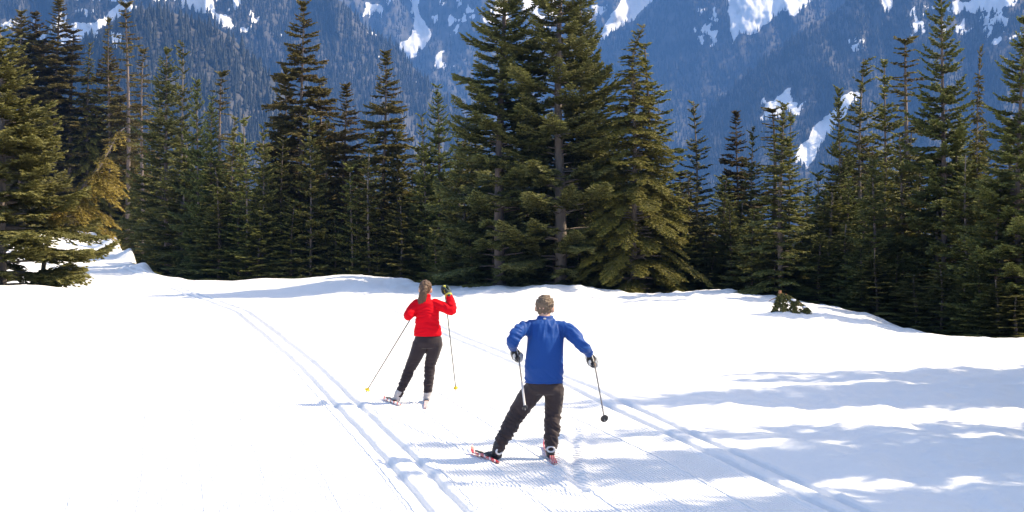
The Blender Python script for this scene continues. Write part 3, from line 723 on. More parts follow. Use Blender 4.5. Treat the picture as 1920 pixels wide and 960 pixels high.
def buried_bush():
    rs = np.random.RandomState(9); c = pix_ground(1482, 590); cx, cy = c; e = bpy.data.objects.new('bush', None); COL.objects.link(e)
    e.location = (cx, cy, gz(cx, cy) - .03)
    k = dict(KINDS['hemlock']); k.update(w=.020, sp=.045, tw=.42, tl=0.091)
    s_ = cy / F
    stem = np.array([(-26 * s_, 0, .05), (-24 * s_, 0, .28), (-19 * s_, 0, .46), (-8 * s_, -.03, .42), (4 * s_, -.05, .34), (18 * s_, -.05, .22), (34 * s_, -.05, .05)])
    stem2 = np.array([(-22 * s_, 0, .30), (-20 * s_, -.02, .46), (-19.5 * s_, -.02, .53)])
    twig = np.array([(-20 * s_, 0, .40), (-32 * s_, 0, .33), (-40 * s_, 0, .28)])
    br = []
    for q in range(64):
        t = rs.rand(); p = np.array([np.interp(t, np.linspace(0, 1, 7), stem[:, i]) for i in range(3)]); a = rs.uniform(-2.8, -.2) if rs.rand() < .7 else rs.uniform(0, 3)
        hd = np.array([math.cos(a), math.sin(a), 0.]); br.append((p, hd, rs.uniform(.14, .30), .0, 1.35, 0, .1, .05))
    link('stem', trunk_mesh('stem', stem, np.linspace(.028, .012, 7), mat_simple('reddish_stem', (0.40, 0.17, 0.09), .8), [(stem2, [.04, .036, .03]), (twig, [.012, .01, .006])]), e)
    link('foliage', needles_mesh('foliage', M['young'], *sprays(br, k, rs)), e)
    # snow caught on the sprigs
    for q in range(3):
        bm = bmesh.new(); bmesh.ops.create_icosphere(bm, subdivisions=2, radius=1)
        t = rs.uniform(.15, .95); p = np.array([np.interp(t, np.linspace(0, 1, 7), stem[:, i]) for i in range(3)]) + rs.uniform(-.03, .03, 3) + np.array([0, -.10, -.06 * rs.rand()])
        for v in bm.verts:
            nn = mnoise.noise(v.co * 1.7 + Vector((q, 0, 0))) * .35 + 1; v.co = Vector((v.co.x * .05 * nn + p[0], v.co.y * .04 * nn + p[1], v.co.z * .025 * nn + p[2]))
        me = bpy.data.meshes.new('snow_clump'); bm.to_mesh(me); bm.free(); me.materials.append(M['snow']); link('snow_clump', me, e)
    tag(e, 'half buried evergreen bush with a reddish broken stem poking out of the snow', 'bush')
buried_bush()
# ------------------------------------------------------------------ people
def loft(bm, rings, n=20, cap=True):
    """rings: (centre, half width, half depth, axis_u, axis_v)"""
    prev = None
    for (c, ru, rv, au, av) in rings:
        vs = [bm.verts.new(Vector(c) + au * (ru * math.cos(2 * math.pi * q / n)) + av * (rv * math.sin(2 * math.pi * q / n))) for q in range(n)]
        if prev:
            for q in range(n): bm.faces.new((prev[q], prev[(q + 1) % n], vs[(q + 1) % n], vs[q]))
        elif cap: bm.faces.new(vs[::-1])
        prev = vs
    if cap: bm.faces.new(prev)
def limb(bm, pts, rads, n=14, flat=1.0, sub=4):
    """smooth tapering limb through points with round ends"""
    P = [Vector(p) for p in pts]; m = len(P); C = []; Rr = []
    for i in range(m - 1):
        p0 = P[max(i - 1, 0)]; p1 = P[i]; p2 = P[i + 1]; p3 = P[min(i + 2, m - 1)]
        for s in range(sub):
            t = s / sub; C.append(0.5 * ((2 * p1) + (p2 - p0) * t + (2 * p0 - 5 * p1 + 4 * p2 - p3) * t * t + (3 * p1 - p0 - 3 * p2 + p3) * t ** 3)); Rr.append(rads[i] * (1 - t) + rads[i + 1] * t)
    C.append(P[-1]); Rr.append(rads[-1])
    d0 = (C[0] - C[1]).normalized(); d1 = (C[-1] - C[-2]).normalized()
    for f, k in ((.5, .87), (.85, .52)):
        C.insert(0, C[0] + d0 * 0); Rr.insert(0, Rr[0])
        C.append(C[-1]); Rr.append(Rr[-1])
    r0 = Rr[0]; r1 = Rr[-1]; a0 = C[2]; a1 = C[-3]
    C[0] = a0 + d0 * r0 * .85; Rr[0] = r0 * .52; C[1] = a0 + d0 * r0 * .5; Rr[1] = r0 * .87
    C[-1] = a1 + d1 * r1 * .85; Rr[-1] = r1 * .52; C[-2] = a1 + d1 * r1 * .5; Rr[-2] = r1 * .87
    rings = []; ref = Vector((0.13, 1, 0.05))
    for i, c in enumerate(C):
        t = (C[min(i + 1, len(C) - 1)] - C[max(i - 1, 0)])
        t = t.normalized() if t.length > 1e-6 else d1
        u = t.cross(ref); u = u.normalized() if u.length > .05 else t.cross(Vector((1, 0, 0))).normalized()
        v = t.cross(u).normalized(); rings.append((c, Rr[i], Rr[i] * flat, u, v))
    loft(bm, rings, n)
def ellipsoid(bm, c, rx, ry, rz, rot=None, sub=3):
    r = bmesh.ops.create_icosphere(bm, subdivisions=sub, radius=1)
    mt = Matrix.Translation(Vector(c)) @ (rot.to_4x4() if rot else Matrix.Identity(4)) @ Matrix.Diagonal((rx, ry, rz, 1))
    bmesh.ops.transform(bm, matrix=mt, verts=r['verts'])
def remeshed(name, bm, voxel, mat, parent, smooth=4, disp=None, origin=None):
    """weld overlapping volumes to one skin, relax it and add cloth folds"""
    bmesh.ops.recalc_face_normals(bm, faces=bm.faces[:])
    me = bpy.data.meshes.new(name + '_raw'); bm.to_mesh(me); bm.free()
    o = bpy.data.objects.new(name, me); COL.objects.link(o)
    md = o.modifiers.new('r', 'REMESH'); md.mode = 'VOXEL'; md.voxel_size = voxel
    ms = o.modifiers.new('s', 'SMOOTH'); ms.factor = .5; ms.iterations = smooth
    dg = bpy.context.evaluated_depsgraph_get(); ev = o.evaluated_get(dg)
    nm = bpy.data.meshes.new_from_object(ev, depsgraph=dg); nm.name = name
    o.modifiers.clear(); o.data = nm; bpy.data.meshes.remove(me)
    if disp:
        n = len(nm.vertices); co = np.empty(n * 3); nm.vertices.foreach_get('co', co); co = co.reshape(-1, 3)
        no = np.empty(n * 3); nm.vertices.foreach_get('normal', no); no = no.reshape(-1, 3)
        d = np.array([disp(Vector(c)) for c in co]); co = co + no * d[:, None]; nm.vertices.foreach_set('co', co.ravel())
    nm.polygons.foreach_set('use_smooth', np.ones(len(nm.polygons), bool)); nm.materials.clear(); nm.materials.append(mat); nm.update()
    if parent: o.parent = parent
    return o
def fold(p, sx, sy, sz, amp, seed=0):
    q = Vector((p.x * sx + seed, p.y * sy, p.z * sz)); a = mnoise.noise(q); b = mnoise.noise(q * 2.1 + Vector((5, 3, 1)))
    return amp * ((1 - abs(a) * 2.2) * .8 + b * .4 - .3)

def mat_cloth(name, c, c2=None, rough=.7, sheen=.2, weave=900):
    m, n, l, b = new_mat(name); b.inputs['Roughness'].default_value = rough; b.inputs['Sheen Weight'].default_value = sheen
    b.inputs['Specular IOR Level'].default_value = .15
    co = objco(n); f = noise_n(n, l, 5, 4, co); c2 = c2 or tuple(v * .8 for v in c)
    l.new(mixc(n, l, f, c2, c), b.inputs['Base Color'])
    bump(n, l, b, noise_n(n, l, weave / 4, 2, co), .25, .002)
    return m
def mat_hair(name, a, c, stretch=(60, 60, 9)):
    m, n, l, b = new_mat(name); b.inputs['Roughness'].default_value = .5
    co = objco(n); mp = n.new('ShaderNodeMapping'); mp.inputs['Scale'].default_value = stretch; l.new(co, mp.inputs[0])
    f = noise_n(n, l, 2.2, 5, mp.outputs[0], .7)
    l.new(mixc(n, l, mth(n, l, 'MULTIPLY_ADD', f, 2.2, -.6, clamp=True), a, c), b.inputs['Base Color']); bump(n, l, b, f, .8, .012)
    return m
def mat_stripe(name, dark, light, freq, attr='across'):
    m, n, l, b = new_mat(name); b.inputs['Roughness'].default_value = .8
    s = mth(n, l, 'SINE', mth(n, l, 'MULTIPLY', attr_n(n, attr), freq)); k = mth(n, l, 'GREATER_THAN', s, .15)
    l.new(mixc(n, l, k, dark, light), b.inputs['Base Color']); bump(n, l, b, noise_n(n, l, 300, 2, objco(n)), .3, .002)
    return m
M['skin'] = mat_simple('skin', (0.62, 0.36, 0.26), .5, (0.55, 0.30, 0.21), 25)
M['blue'] = mat_cloth('blue_jacket', (0.0015, 0.066, 0.28), (0.001, 0.052, 0.23), .55, .05)
M['red'] = mat_cloth('red_top', (0.72, 0.002, 0.014), (0.62, 0.0015, 0.010), .8, .0)
M['trouser_m'] = mat_cloth('brown_black_trousers', (0.048, 0.034, 0.035), (0.036, 0.026, 0.027), .8, .2)
M['trouser_w'] = mat_cloth('black_trousers', (0.030, 0.022, 0.027), (0.022, 0.016, 0.020), .8, .2)
M['hair_m'] = mat_hair('short_hair', (0.085, 0.055, 0.036), (0.23, 0.155, 0.10), (45, 45, 12))
M['hair_w'] = mat_hair('long_hair', (0.036, 0.018, 0.010), (0.15, 0.074, 0.038), (70, 70, 8))
M['glove_m'] = mat_stripe('striped_glove', (0.02, 0.02, 0.022), (0.68, 0.67, 0.64), 2 * math.pi / .028)
M['black'] = mat_simple('black_plastic', (0.022, 0.022, 0.024), .45)
M['glove_w'] = mat_simple('teal_black_glove', (0.015, 0.06, 0.06), .7, (0.01, 0.02, 0.02), 60)
M['yellow_p'] = mat_simple('yellow_plastic', (0.80, 0.55, 0.02), .5)
M['cuff'] = mat_simple('yellow_cuff', (0.62, 0.58, 0.10), .7)
M['silver'] = mat_simple('silver_shaft', (0.62, 0.60, 0.58), .35, (0.5, 0.48, 0.46), 8)
M['dark_shaft'] = mat_simple('dark_shaft', (0.06, 0.065, 0.06), .4)
M['bronze_shaft'] = mat_simple('brownish_shaft', (0.17, 0.145, 0.13), .4)
M['boot_m'] = mat_simple('black_boot', (0.025, 0.025, 0.028), .5)
M['boot_w'] = mat_simple('grey_boot', (0.48, 0.47, 0.48), .55, (0.30, 0.29, 0.31), 22)
M['white_p'] = mat_simple('white_plastic', (0.78, 0.78, 0.77), .5)
M['grip'] = mat_simple('cork_grip', (0.20, 0.155, 0.12), .7)
def mat_ski(name, a, c):
    m, n, l, b = new_mat(name); b.inputs['Roughness'].default_value = .3
    co = objco(n, 'Generated'); sx = n.new('ShaderNodeSeparateXYZ'); l.new(co, sx.inputs[0])
    s = mth(n, l, 'SINE', mth(n, l, 'MULTIPLY_ADD', sx.outputs[0], 40, mth(n, l, 'MULTIPLY', sx.outputs[1], 3))); k = mth(n, l, 'GREATER_THAN', s, .55)
    l.new(mixc(n, l, k, a, c), b.inputs['Base Color']); return m
M['ski_m'] = mat_ski('red_ski', (0.62, 0.035, 0.05), (0.75, 0.55, 0.55))
M['ski_w'] = mat_ski('white_red_ski', (0.78, 0.77, 0.77), (0.75, 0.07, 0.06))

HS = 1.22
def make_hand(name, mat, parent, wrist, fdir, pole_dir, thumb_side=1):
    """glove closed round a pole. fdir: forearm direction, pole_dir: up the shaft (thumb end)"""
    y = Vector(pole_dir).normalized(); xx = (Vector(fdir) - y * Vector(fdir).dot(y)).normalized(); z = xx.cross(y) * thumb_side
    mt = Matrix((xx, y, z)).transposed(); W = Vector(wrist)
    T = lambda a, b, c: W + mt @ (Vector((a, b, c)) * HS)
    bm = bmesh.new()
    limb(bm, [T(-.03, 0, 0), T(.01, 0, .002), T(.05, -.002, .006), T(.085, -.004, .004)], [.034, .038, .042, .040], 14, 1.0)
    for q, (off, ln) in enumerate(((.036, 1.0), (.013, 1.08), (-.011, 1.0), (-.034, .82))):
        limb(bm, [T(.055, off * .8, .012), T(.092, off, .010), T(.118 , off, -.012), T(.116, off, -.040), T(.094, off, -.055 * ln), T(.072, off, -.046 * ln)], [.0155, .0155, .0145, .0135, .012, .011], 10, 1, 3)
    limb(bm, [T(.018, .026, -.004), T(.045, .046, -.020), T(.072, .050, -.036), T(.094, .046, -.040)], [.015, .0135, .0115, .0095], 10, 1, 3)
    o = remeshed(name, bm, .0042, mat, parent, 1)
    n = len(o.data.vertices); a = o.data.attributes.new('across', 'FLOAT', 'POINT')
    inv = mt.transposed(); a.data.foreach_set('value', np.array([(inv @ (v.co - W)).y for v in o.data.vertices], dtype=np.float32))
    return o, T(.088, 0, -.026)

def shaft_mesh(name, p, q, r0, r1, mat, parent, n=10):
    bm = bmesh.new(); p = Vector(p); q = Vector(q); t = (q - p).normalized(); u = t.orthogonal().normalized(); v = t.cross(u)
    loft(bm, [(p.lerp(q, s), r0 * (1 - s) + r1 * s, r0 * (1 - s) + r1 * s, u, v) for s in (0, .25, .5, .75, 1)], n)
    me = bpy.data.meshes.new(name); bm.to_mesh(me); bm.free(); me.materials.append(mat)
    me.polygons.foreach_set('use_smooth', np.ones(len(me.polygons), bool))
    return link(name, me, parent)
def ski_pole(hold, tip, label, shaft_m, grip_m, basket_m, basket_r, r, lower=None, group=None, over=.05):
    hold = Vector(hold); tip = Vector(tip); d = (tip - hold).normalized()
    e = bpy.data.objects.new('ski_pole', None); COL.objects.link(e); e.location = tip; tag(e, label, 'ski pole', group)
    L = lambda v: v - tip
    shaft_mesh('shaft', L(hold + d * .07), L(tip), r, r * .72, shaft_m, e)
    if lower: 
        k = hold.lerp(tip, .50); shaft_mesh('lower_shaft', L(k), L(tip - d * .05), r * 1.35, r * 1.25, lower, e)
    g = hold - d * over
    bm = bmesh.new(); u = d.orthogonal().normalized(); v = d.cross(u)
    loft(bm, [(L(g + d * a), rr, rr, u, v) for a, rr in ((0, .008), (.006, .019), (.03, .018), (.06, .0145), (.10, .015), (.14, .013), (.17, .010))], 12)
    me = bpy.data.meshes.new('grip'); bm.to_mesh(me); bm.free(); me.materials.append(grip_m); link('grip', me, e)
    # strap loop
    bm = bmesh.new(); pts = []; 
    for q in range(13):
        a = 2 * math.pi * q / 12; pts.append((L(g + d * .03) + v * (.035 * math.sin(a)) + d * (.05 - .05 * math.cos(a)) + u * .018, .011, .002, u, (d * math.cos(a + 1.57) + v * math.sin(a)).normalized()))
    loft(bm, pts, 6, False); me = bpy.data.meshes.new('strap'); bm.to_mesh(me); bm.free(); me.materials.append(M['black']); link('strap', me, e)
    b0 = tip - d * .045; up = Vector((0, 0, 1)); 
    bm = bmesh.new(); loft(bm, [(L(b0 - d * .035), r * 1.2, r * 1.2, u, v), (L(b0 - d * .012), basket_r * .45, basket_r * .45, u, v), (L(b0 - d * .003), basket_r, basket_r * .86, u, v), (L(b0 + d * .006), basket_r * .9, basket_r * .78, u, v), (L(b0 + d * .012), r * 1.4, r * 1.4, u, v)], 16)
    me = bpy.data.meshes.new('basket'); bm.to_mesh(me); bm.free(); me.materials.append(basket_m); link('basket', me, e)
    shaft_mesh('tip', L(tip - d * .04), L(tip + d * .01), r * .8, .001, M['silver'], e, 8)
    return e
def make_ski(tail, front, label, mat, group, boot_at, roll=0.0, width=.026):
    a = Vector(tail); b = Vector(front); d = (b - a); L = d.length; d.normalize(); s = d.cross(Vector((0, 0, 1))).normalized(); up = s.cross(d)
    s2 = s * math.cos(roll) + up * math.sin(roll); up2 = -s * math.sin(roll) + up * math.cos(roll)
    e = bpy.data.objects.new('ski', None); COL.objects.link(e); e.location = a; tag(e, label, 'ski', group)
    bm = bmesh.new(); prev = None
    for t, wd, lift, th in ((0, .6, .012, .010), (.04, .95, .004, .014), (.2, 1, .004, .020), (.42, .95, .010, .026), (.55, .95, .012, .026), (.75, 1, .004, .018), (.88, 1.02, .008, .013), (.94, .85, .028, .011), (.98, .5, .055, .010), (1, .18, .075, .009)):
        c = d * (L * t) + up2 * lift
        vs = [bm.verts.new(c + s2 * (width * wd * x_) + up2 * (th * z_)) for x_, z_ in ((-1, 0), (1, 0), (1, .8), (.8, 1), (-.8, 1), (-1, .8))]
        if prev:
            for q in range(6): bm.faces.new((prev[q], prev[(q + 1) % 6], vs[(q + 1) % 6], vs[q]))
        else: bm.faces.new(vs[::-1])
        prev = vs
    bm.faces.new(prev); bmesh.ops.recalc_face_normals(bm, faces=bm.faces[:])
    me = bpy.data.meshes.new('board'); bm.to_mesh(me); bm.free(); me.materials.append(mat); link('board', me, e)
    bm = bmesh.new(); c0 = Vector(boot_at) - a; t0 = c0.dot(d); 
    for (t, hl, hw, hz) in ((t0 + .16, .045, .030, .018), (t0 + .04, .10, .012, .010), (t0 - .08, .03, .026, .010)):
        r = bmesh.ops.create_cube(bm, size=1); c = d * t + up2 * (.036 + hz / 2 - .004)
        for v in r['verts']: v.co = c + d * (v.co.x * 2 * hl) + s2 * (v.co.y * 2 * hw) + up2 * (v.co.z * hz)
    bmesh.ops.bevel(bm, geom=bm.edges[:], offset=.003, segments=1, affect='EDGES')
    me = bpy.data.meshes.new('binding'); bm.to_mesh(me); bm.free(); me.materials.append(M['black']); link('binding', me, e)
    return e

def make_head(bm, c, hw, hh, fwd, tilt=0.0, ears=True):
    """skull, jaw, nose and ears round centre c; fwd is where the face looks"""
    c = Vector(c); f = Vector(fwd).normalized(); up = Vector((math.sin(tilt), 0, math.cos(tilt))); s = f.cross(up).normalized(); up = s.cross(f)
    rot = Matrix((s, f, up)).transposed()
    T = lambda a, b, d: c + rot @ Vector((a, b, d))
    ellipsoid(bm, T(0, -.008, hh * .18), hw, hw * 1.24, hh * .80, rot)
    ellipsoid(bm, T(0, hw * .35, -hh * .40), hw * .74, hw * .72, hh * .58, rot)
    ellipsoid(bm, T(0, hw * 1.18, -hh * .12), .014, .020, .026, rot, 2)
    ellipsoid(bm, T(0, hw * .98, -hh * .52), .026, .016, .010, rot, 2)
    ellipsoid(bm, T(0, hw * .82, -hh * .86), .026, .022, .018, rot, 2)
    for sg in (-1, 1):
        ellipsoid(bm, T(sg * hw * .42, hw * 1.02, hh * .10), .022, .012, .009, rot, 2)
        if ears: ellipsoid(bm, T(sg * hw * 1.02, -.006, -hh * .14), 0.017, .022, .037, Matrix.Rotation(0, 3, 'Z') @ rot, 2)
    return T, rot

def person(q, spec):
    """q(px, py, dd): photo pixel + depth offset -> point. Body mesh first, then the clothes it wears."""
    bm = bmesh.new()
    T, rot = make_head(bm, q(*spec['head']), spec['hw'], spec['hh'], spec['fwd'], spec['tilt'])
    limb(bm, [q(*spec['neck'][0]), q(*spec['neck'][1])], [.062 * spec['k'], .055 * spec['k']])
    for (px, py, dd, hw, hd) in spec['torso'][1:-4]: ellipsoid(bm, q(px, py, dd - .01), hw * .78, hd * .70, .05)
    for key in ('armL', 'armR', 'legL', 'legR'):
        pts = spec[key]; limb(bm, [q(*p[:3]) for p in pts], [p[3] * .66 for p in pts])
    for key in ('footL', 'footR'):
        limb(bm, [q(*p[:3]) for p in spec[key]], [p[3] * .7 for p in spec[key]])
    for key, hk in (('armL', 'handL'), ('armR', 'handR')):
        pts = spec[key]; limb(bm, [q(*pts[-1][:3]), Vector(spec[hk]['wrist'])], [.022, .022])
    body = remeshed('person', bm, .011, M['skin'], None, 3)
    tag(body, spec['label'], 'person')
    # jacket
    bm = bmesh.new(); ux = Vector((1, 0, 0)); uy = Vector((0, 1, 0))
    loft(bm, [(q(px, py, dd), hw, hd, ux, uy) for (px, py, dd, hw, hd) in spec['torso']], 28)
    for key in ('armL', 'armR'):
        limb(bm, [q(*p[:3]) for p in spec[key]], [p[3] for p in spec[key]], 16)
    remeshed(spec['top'], bm, .0085, spec['topmat'], body, 5, spec['topfold'])
    bm = bmesh.new()
    loft(bm, [(q(px, py, dd), hw, hd, ux, uy) for (px, py, dd, hw, hd) in spec['hips']], 28)
    for key in ('legL', 'legR'):
        limb(bm, [q(*p[:3]) for p in spec[key]], [p[3] for p in spec[key]], 16)
    remeshed('trousers', bm, .0085, spec['legmat'], body, 4, spec['legfold'])
    return body, T, rot

def boot(q, pts, mat, parent, loop=None, sole=M['black']):
    bm = bmesh.new(); ank, mid, heel, ball, toe = [q(*p[:3]) for p in pts]
    limb(bm, [ank, mid, heel.lerp(ball, .22)], [pts[0][3], pts[1][3], pts[2][3]], 14)
    limb(bm, [heel, heel.lerp(ball, .5), ball, toe], [pts[2][3], pts[2][3] * .98, pts[3][3], pts[4][3]], 14, .9)
    o = remeshed('boot', bm, .007, mat, parent, 2)
    if loop:
        bm = bmesh.new(); c = q(*loop[:3]); rr = loop[3]; pr = []
        back = (heel - toe).normalized(); upv = Vector((0, 0, 1)); sd_ = back.cross(upv).normalized(); upv = sd_.cross(back)
        pts_ = []
        for a in range(17):
            an = 2 * math.pi * a / 16; pts_.append((c + sd_ * (rr * math.cos(an)) + upv * (rr * .72 * math.sin(an)), .010, .010, (sd_ * math.cos(an) + upv * math.sin(an)), back))
        loft(bm, pts_, 8, False); me = bpy.data.meshes.new('heel_loop'); bm.to_mesh(me); bm.free(); me.materials.append(M['white_p']); link('heel_loop', me, o)
    return o

def hair_cap(T, rot, hw, hh, parent, mat, nape=.2, name='hair', amp=.010, extra=None):
    bm = bmesh.new()
    ellipsoid(bm, T(0, -.014, hh * .26), hw * 1.08, hw * 1.27, hh * .80, rot)
    ellipsoid(bm, T(0, -hw * .50, -hh * .05), hw * .93, hw * .74, hh * (.50 + nape), rot)
    if extra: extra(bm)
    # cut the cap open over the face
    o = remeshed(name, bm, .008, mat, parent, 2, lambda p: amp * (mnoise.noise(p * 45) + .6 * mnoise.noise(p * 95)))
    bm = bmesh.new(); bm.from_mesh(o.data); inv = rot.transposed(); c = T(0, 0, 0)
    kill = []
    for v in bm.verts:
        l = inv @ (v.co - c)
        if (l.y > hw * .25 and l.z < hh * .50 - 0.0) : kill.append(v)
    bmesh.ops.delete(bm, geom=kill, context='VERTS'); bm.to_mesh(o.data); bm.free()
    return o

def mk_q(D0):
    return lambda px, py, dd=0.0: Vector(((px - 960) / F * D0, D0 + dd, CH - (py - HZ) / F * D0))

# ---- man in blue
qm = mk_q(15.5)
def gp(px, py, lift=.0):
    x_, y_ = pix_ground(px, py); return Vector((x_, y_, gz(x_, y_) + lift))
wl = qm(963, 653, .10); wr = qm(1105, 664, .08)
tipL = Vector(((985 - 960) / F * 14.25, 14.25, zat(768, 14.25))); tipR = Vector(((1134 - 960) / F * 14.35, 14.35, zat(789, 14.35)))
def fold_m(p):
    rel = (p.z - 0.75) / .65
    pleat = fold(p, 24, 4, 4.5, .013, 1) * sstep(.55, .85, rel) * (1 - sstep(.98, 1.02, rel))
    flank = sstep(.08, .17, abs(p.x - .335))
    hem = fold(p + Vector((0, 0, p.x * .8)), 6, 6, 22, .011, 4) * (1 - sstep(.22, .5, rel)) * (.35 + .65 * flank)
    tuck = -.006 * math.exp(-((p.z - .785) / .012) ** 2)
    broad = .007 * mnoise.noise(p * 7)
    arm = sstep(.205, .26, abs(p.x - .335)); c = fold(p + Vector((0, 0, p.x * .5)), 9, 9, 26, .015, 9) * arm
    return float((pleat + hem + tuck + broad) * (1 - arm) + c - .001)
def fold_ml(p):
    lo = 1 - sstep(.40, .60, p.z); return float(fold(p + Vector((0, 0, p.x * .7 + .02 * mnoise.noise(p * 9))), 9, 6, 21, .005 + .012 * lo, 2) + .003 * lo)
man = dict(head=(1022, 579, .17), hw=.086, hh=.125, fwd=(.12, 1, -.12), tilt=.06, k=1.0, neck=((1022, 604, .10), (1022, 586, .14)),
    torso=[(1020, 718, .0, .198, .135), (1020, 712, .0, .200, .14), (1020, 690, .0, .196, .145), (1021, 660, .02, .186, .145), (1023, 632, .05, .188, .145), (1022, 615, .08, .200, .13), (1021, 607, .09, .180, .115), (1021, 602, .10, .125, .095), (1022, 599, .11, .086, .078), (1023, 593, .12, .080, .076)],
    armL=[(999, 614, .08, .074), (982, 617, .05, .078), (968, 626, -.06, .071), (962, 637, -.10, .065), (961, 645, -.01, .057), (963, 651, .07, .047)],
    armR=[(1044, 615, .08, .074), (1064, 620, .04, .077), (1080, 633, -.06, .069), (1091, 645, -.09, .062), (1098, 655, -.01, .055), (1104, 662, .05, .046)],
    hips=[(1020, 708, .0, .150, .10), (1020, 719, .0, .186, .125), (1020, 731, .0, .200, .14), (1020, 738, .0, .17, .12)],
    legL=[(1003, 729, .0, .108), (989, 747, .02, .108), (970, 775, .05, .088), (956, 800, .0, .078), (943, 822, -.06, .068), (935, 837, -.08, .056)],
    legR=[(1039, 729, .0, .104), (1039, 750, .03, .096), (1037, 775, .06, .082), (1036, 800, .02, .078), (1034, 821, -.02, .068), (1033, 835, -.03, .056)],
    footL=[(934, 838, -.08, .05), (930, 850, -.06, .045), (912, 855, .06, .035)], footR=[(1033, 836, -.03, .05), (1032, 851, -.02, .045), (1030, 850, .16, .035)],
    handL=dict(wrist=wl), handR=dict(wrist=wr), label='person in a bright blue jacket skiing away with both poles trailing behind',
    top='jacket', topmat=M['blue'], topfold=fold_m, legmat=M['trouser_m'], legfold=fold_ml)
mb, T, rot = person(qm, man)
hair_cap(T, rot, man['hw'], man['hh'], mb, M['hair_m'], .16, amp=.015)
bm = bmesh.new(); bmesh.ops.create_cube(bm, size=1)
ct = qm(1021.5, 598, .035)
for v in bm.verts: v.co = ct + Vector((v.co.x * .028, v.co.y * .012, v.co.z * .016))
bmesh.ops.bevel(bm, geom=bm.edges[:], offset=.003, segments=1, affect='EDGES')
me = bpy.data.meshes.new('collar_tab'); bm.to_mesh(me); bm.free(); me.materials.append(M['silver']); link('collar_tab', me, [c for c in mb.children if c.name.startswith('jacket')][0])
pl = (wl - tipL); pr = (wr - tipR)
gL, hL = make_hand('glove', M['glove_m'], mb, wl, (.20, .30, -1), pl, -1)
gR, hR = make_hand('glove', M['glove_m'], mb, wr, (.25, .15, -1), pr, -1)
bL = boot(qm, [(935, 832, -.08, .056), (932, 843, -.08, .052), (934, 850, -.09, .046), (916, 855, .03, .043), (905, 858, .10, .030)], M['boot_m'], mb, (936, 843, -.125, .036))
bR = boot(qm, [(1033, 831, -.03, .056), (1032, 843, -.03, .052), (1032, 850, -.05, .046), (1031, 849, .10, .043), (1030, 848, .19, .032)], M['boot_m'], mb, (1032.5, 840, -.085, .038))
ski_pole(hL, tipL, 'silver ski pole of the person in blue, crossing the outstretched leg', M['bronze_shaft'], M['grip'], M['black'], .028, .0085, M['silver'])
ski_pole(hR, tipR, 'ski pole with round black basket held out right by the person in blue', M['bronze_shaft'], M['grip'], M['black'], .040, .0080)
make_ski(gp(935, 871, .006), gp(882, 852, .006), 'red ski under the outstretched leg of the person in blue', M['ski_m'], None, qm(922, 858, 0), -.25)
make_ski(gp(1041, 875, .006), gp(1021, 838, .006), 'red ski under the straight right leg of the person in blue', M['ski_m'], None, qm(1032, 857, 0.0))

# ---- woman in red
qw = mk_q(20.0)
wrw = qw(841, 553, .06); wlw = qw(775, 588, .22)
tLw = gp(686, 741, .035); tRw = gp(855, 738, .04)
def fold_w(p):
    arm = sstep(.19, .25, abs(p.x + 1.105)); return float(fold(p + Vector((0, 0, .25 * abs(p.x + 1.105))), 4, 4, 24, .010, 3) * (1 - arm) + fold(p, 14, 14, 22, .010, 7) * arm + .005)
def fold_wl(p):
    lo = 1 - sstep(.45, .65, p.z); return float(fold(p, 5, 5, 24, .003 + .011 * lo, 6))
woman = dict(head=(797, 543, .10), hw=.077, hh=.115, fwd=(.15, 1, -.05), tilt=.03, k=.85, neck=((797, 566, .05), (797, 550, .08)),
    torso=[(802, 629, .0, .176, .125), (802, 622, .0, .174, .125), (802, 610, .0, .158, .115), (801, 598, .0, .148, .108), (800, 585, .02, .158, .112), (798, 574, .04, .162, .105), (797, 567, .04, .135, .09), (797, 563, .05, .085, .072), (797, 560, .05, .062, .062), (798, 553, .06, .057, .060)],
    armL=[(782, 571, .04, .066), (774, 579, .0, .064), (767, 589, -.07, .058), (767, 592, -.05, .054), (771, 590, .08, .046), (775, 588, .18, .040)],
    armR=[(815, 570, .04, .066), (830, 575, .0, .064), (844, 581, -.06, .058), (848, 580, -.05, .056), (846, 568, .0, .050), (842, 556, .05, .040)],
    hips=[(802, 624, .0, .135, .095), (803, 633, .0, .178, .126), (803, 642, -.01, .185, .135), (802, 652, .0, .165, .12)],
    legL=[(788, 645, .0, .105), (782, 662, .01, .095), (770, 688, .04, .073), (759, 714, .0, .062), (748, 738, -.05, .052)],
    legR=[(815, 645, .0, .108), (812, 662, .02, .092), (806, 685, .06, .072), (804, 710, .02, .064), (802, 736, -.02, .053)],
    footL=[(747, 740, -.05, .045), (743, 747, -.03, .04), (735, 752, .1, .03)], footR=[(802, 738, -.02, .045), (801, 746, .0, .04), (800, 746, .15, .03)],
    handL=dict(wrist=wlw), handR=dict(wrist=wrw), label='person with a brown ponytail in a red top and black trousers skiing ahead',
    top='red_top', topmat=M['red'], topfold=fold_w, legmat=M['trouser_w'], legfold=fold_wl)
wb, T, rot = person(qw, woman)
def bun(bm):
    limb(bm, [T(.008, -.085, .03), T(.012, -.120, .0), T(-.002, -.128, -.07), T(-.018, -.120, -.14), T(-.030, -.118, -.20), T(-.036, -.115, -.235)], [.030, .042, .055, .055, .040, .016], 14, .7)
hair_cap(T, rot, woman['hw'], woman['hh'], wb, M['hair_w'], .02, amp=.008, extra=bun)
gLw, hLw = make_hand('glove', M['glove_w'], wb, wlw, (.4, 1, .1), (wlw - tLw), 1)
gRw, hRw = make_hand('glove', M['glove_w'], wb, wrw, (-.25, .9, .6), (wrw - tRw), 1)
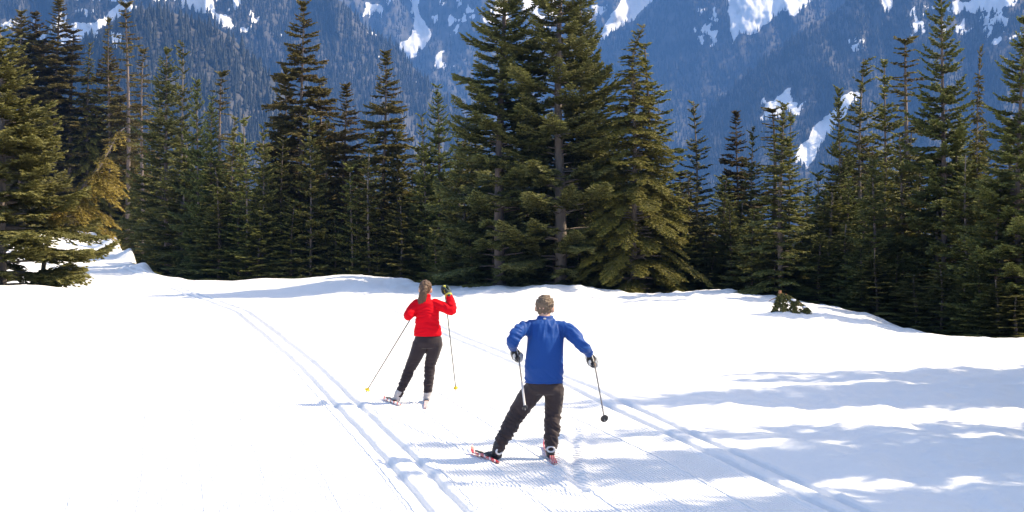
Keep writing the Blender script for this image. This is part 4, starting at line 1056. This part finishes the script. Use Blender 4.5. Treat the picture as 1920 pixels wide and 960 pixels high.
for wv, ax_ in ((wrw, qw(841, 548, .06) - qw(843, 558, .04)),):
    bm = bmesh.new(); t = ax_.normalized(); u = t.orthogonal().normalized(); v = t.cross(u)
    loft(bm, [(wv + t * a, r_, r_, u, v) for a, r_ in ((-.035, .042), (-.03, .046), (.012, .045), (.018, .038))], 16)
    me = bpy.data.meshes.new('cuff'); bm.to_mesh(me); bm.free(); me.materials.append(M['cuff']); link('cuff', me, gRw)
boot(qw, [(748, 736, -.05, .053), (746, 742, -.05, .050), (746, 747, -.06, .045), (738, 751, .04, .042), (733, 753, .10, .030)], M['boot_w'], wb)
boot(qw, [(802, 735, -.02, .053), (801, 741, -.02, .050), (801, 747, -.04, .045), (800, 746, .10, .042), (800, 745, .19, .030)], M['boot_w'], wb)
ski_pole(hLw, tLw, 'dark ski pole with yellow basket slanting far out left of the person in red', M['dark_shaft'], M['black'], M['yellow_p'], .040, .0085)
ski_pole(hRw, tRw, 'upright dark ski pole with yellow basket at the right arm of the person in red', M['dark_shaft'], M['cuff'], M['yellow_p'], .034, .0085, over=.075)
make_ski(gp(750, 762, .006), gp(716, 748, .006), 'pale ski under the outstretched left leg of the person in red', M['ski_w'], None, qw(741, 754, 0), -.15)
make_ski(gp(798, 768, .006), gp(801, 744, .006), 'white and red ski under the straight right leg of the person in red', M['ski_w'], None, qw(801, 752, 0))

# ------------------------------------------------------------------ air
def haze():
    bm = bmesh.new(); bmesh.ops.create_cube(bm, size=1)
    for v in bm.verts: v.co = Vector((v.co.x * 20000, v.co.y * 20000, -420 + (v.co.z + .5) * 1870))
    me = bpy.data.meshes.new('haze'); bm.to_mesh(me); bm.free()
    m = bpy.data.materials.new('haze'); m.use_nodes = True; n = m.node_tree.nodes; n.remove(n['Principled BSDF'])
    v = n.new('ShaderNodeVolumePrincipled'); v.inputs['Color'].default_value = (*HAZE_COL, 1); v.inputs['Density'].default_value = HAZE_DENS
    v.inputs['Anisotropy'].default_value = 0.0
    m.node_tree.links.new(v.outputs[0], n['Material Output'].inputs['Volume']); me.materials.append(m)
    o = link('haze', me); tag(o, 'thin blue air between the clearing and the mountains', 'haze', kind='stuff')
HAZE_COL, HAZE_DENS = (0.11, 0.37, 1.0), 0.000165
haze()
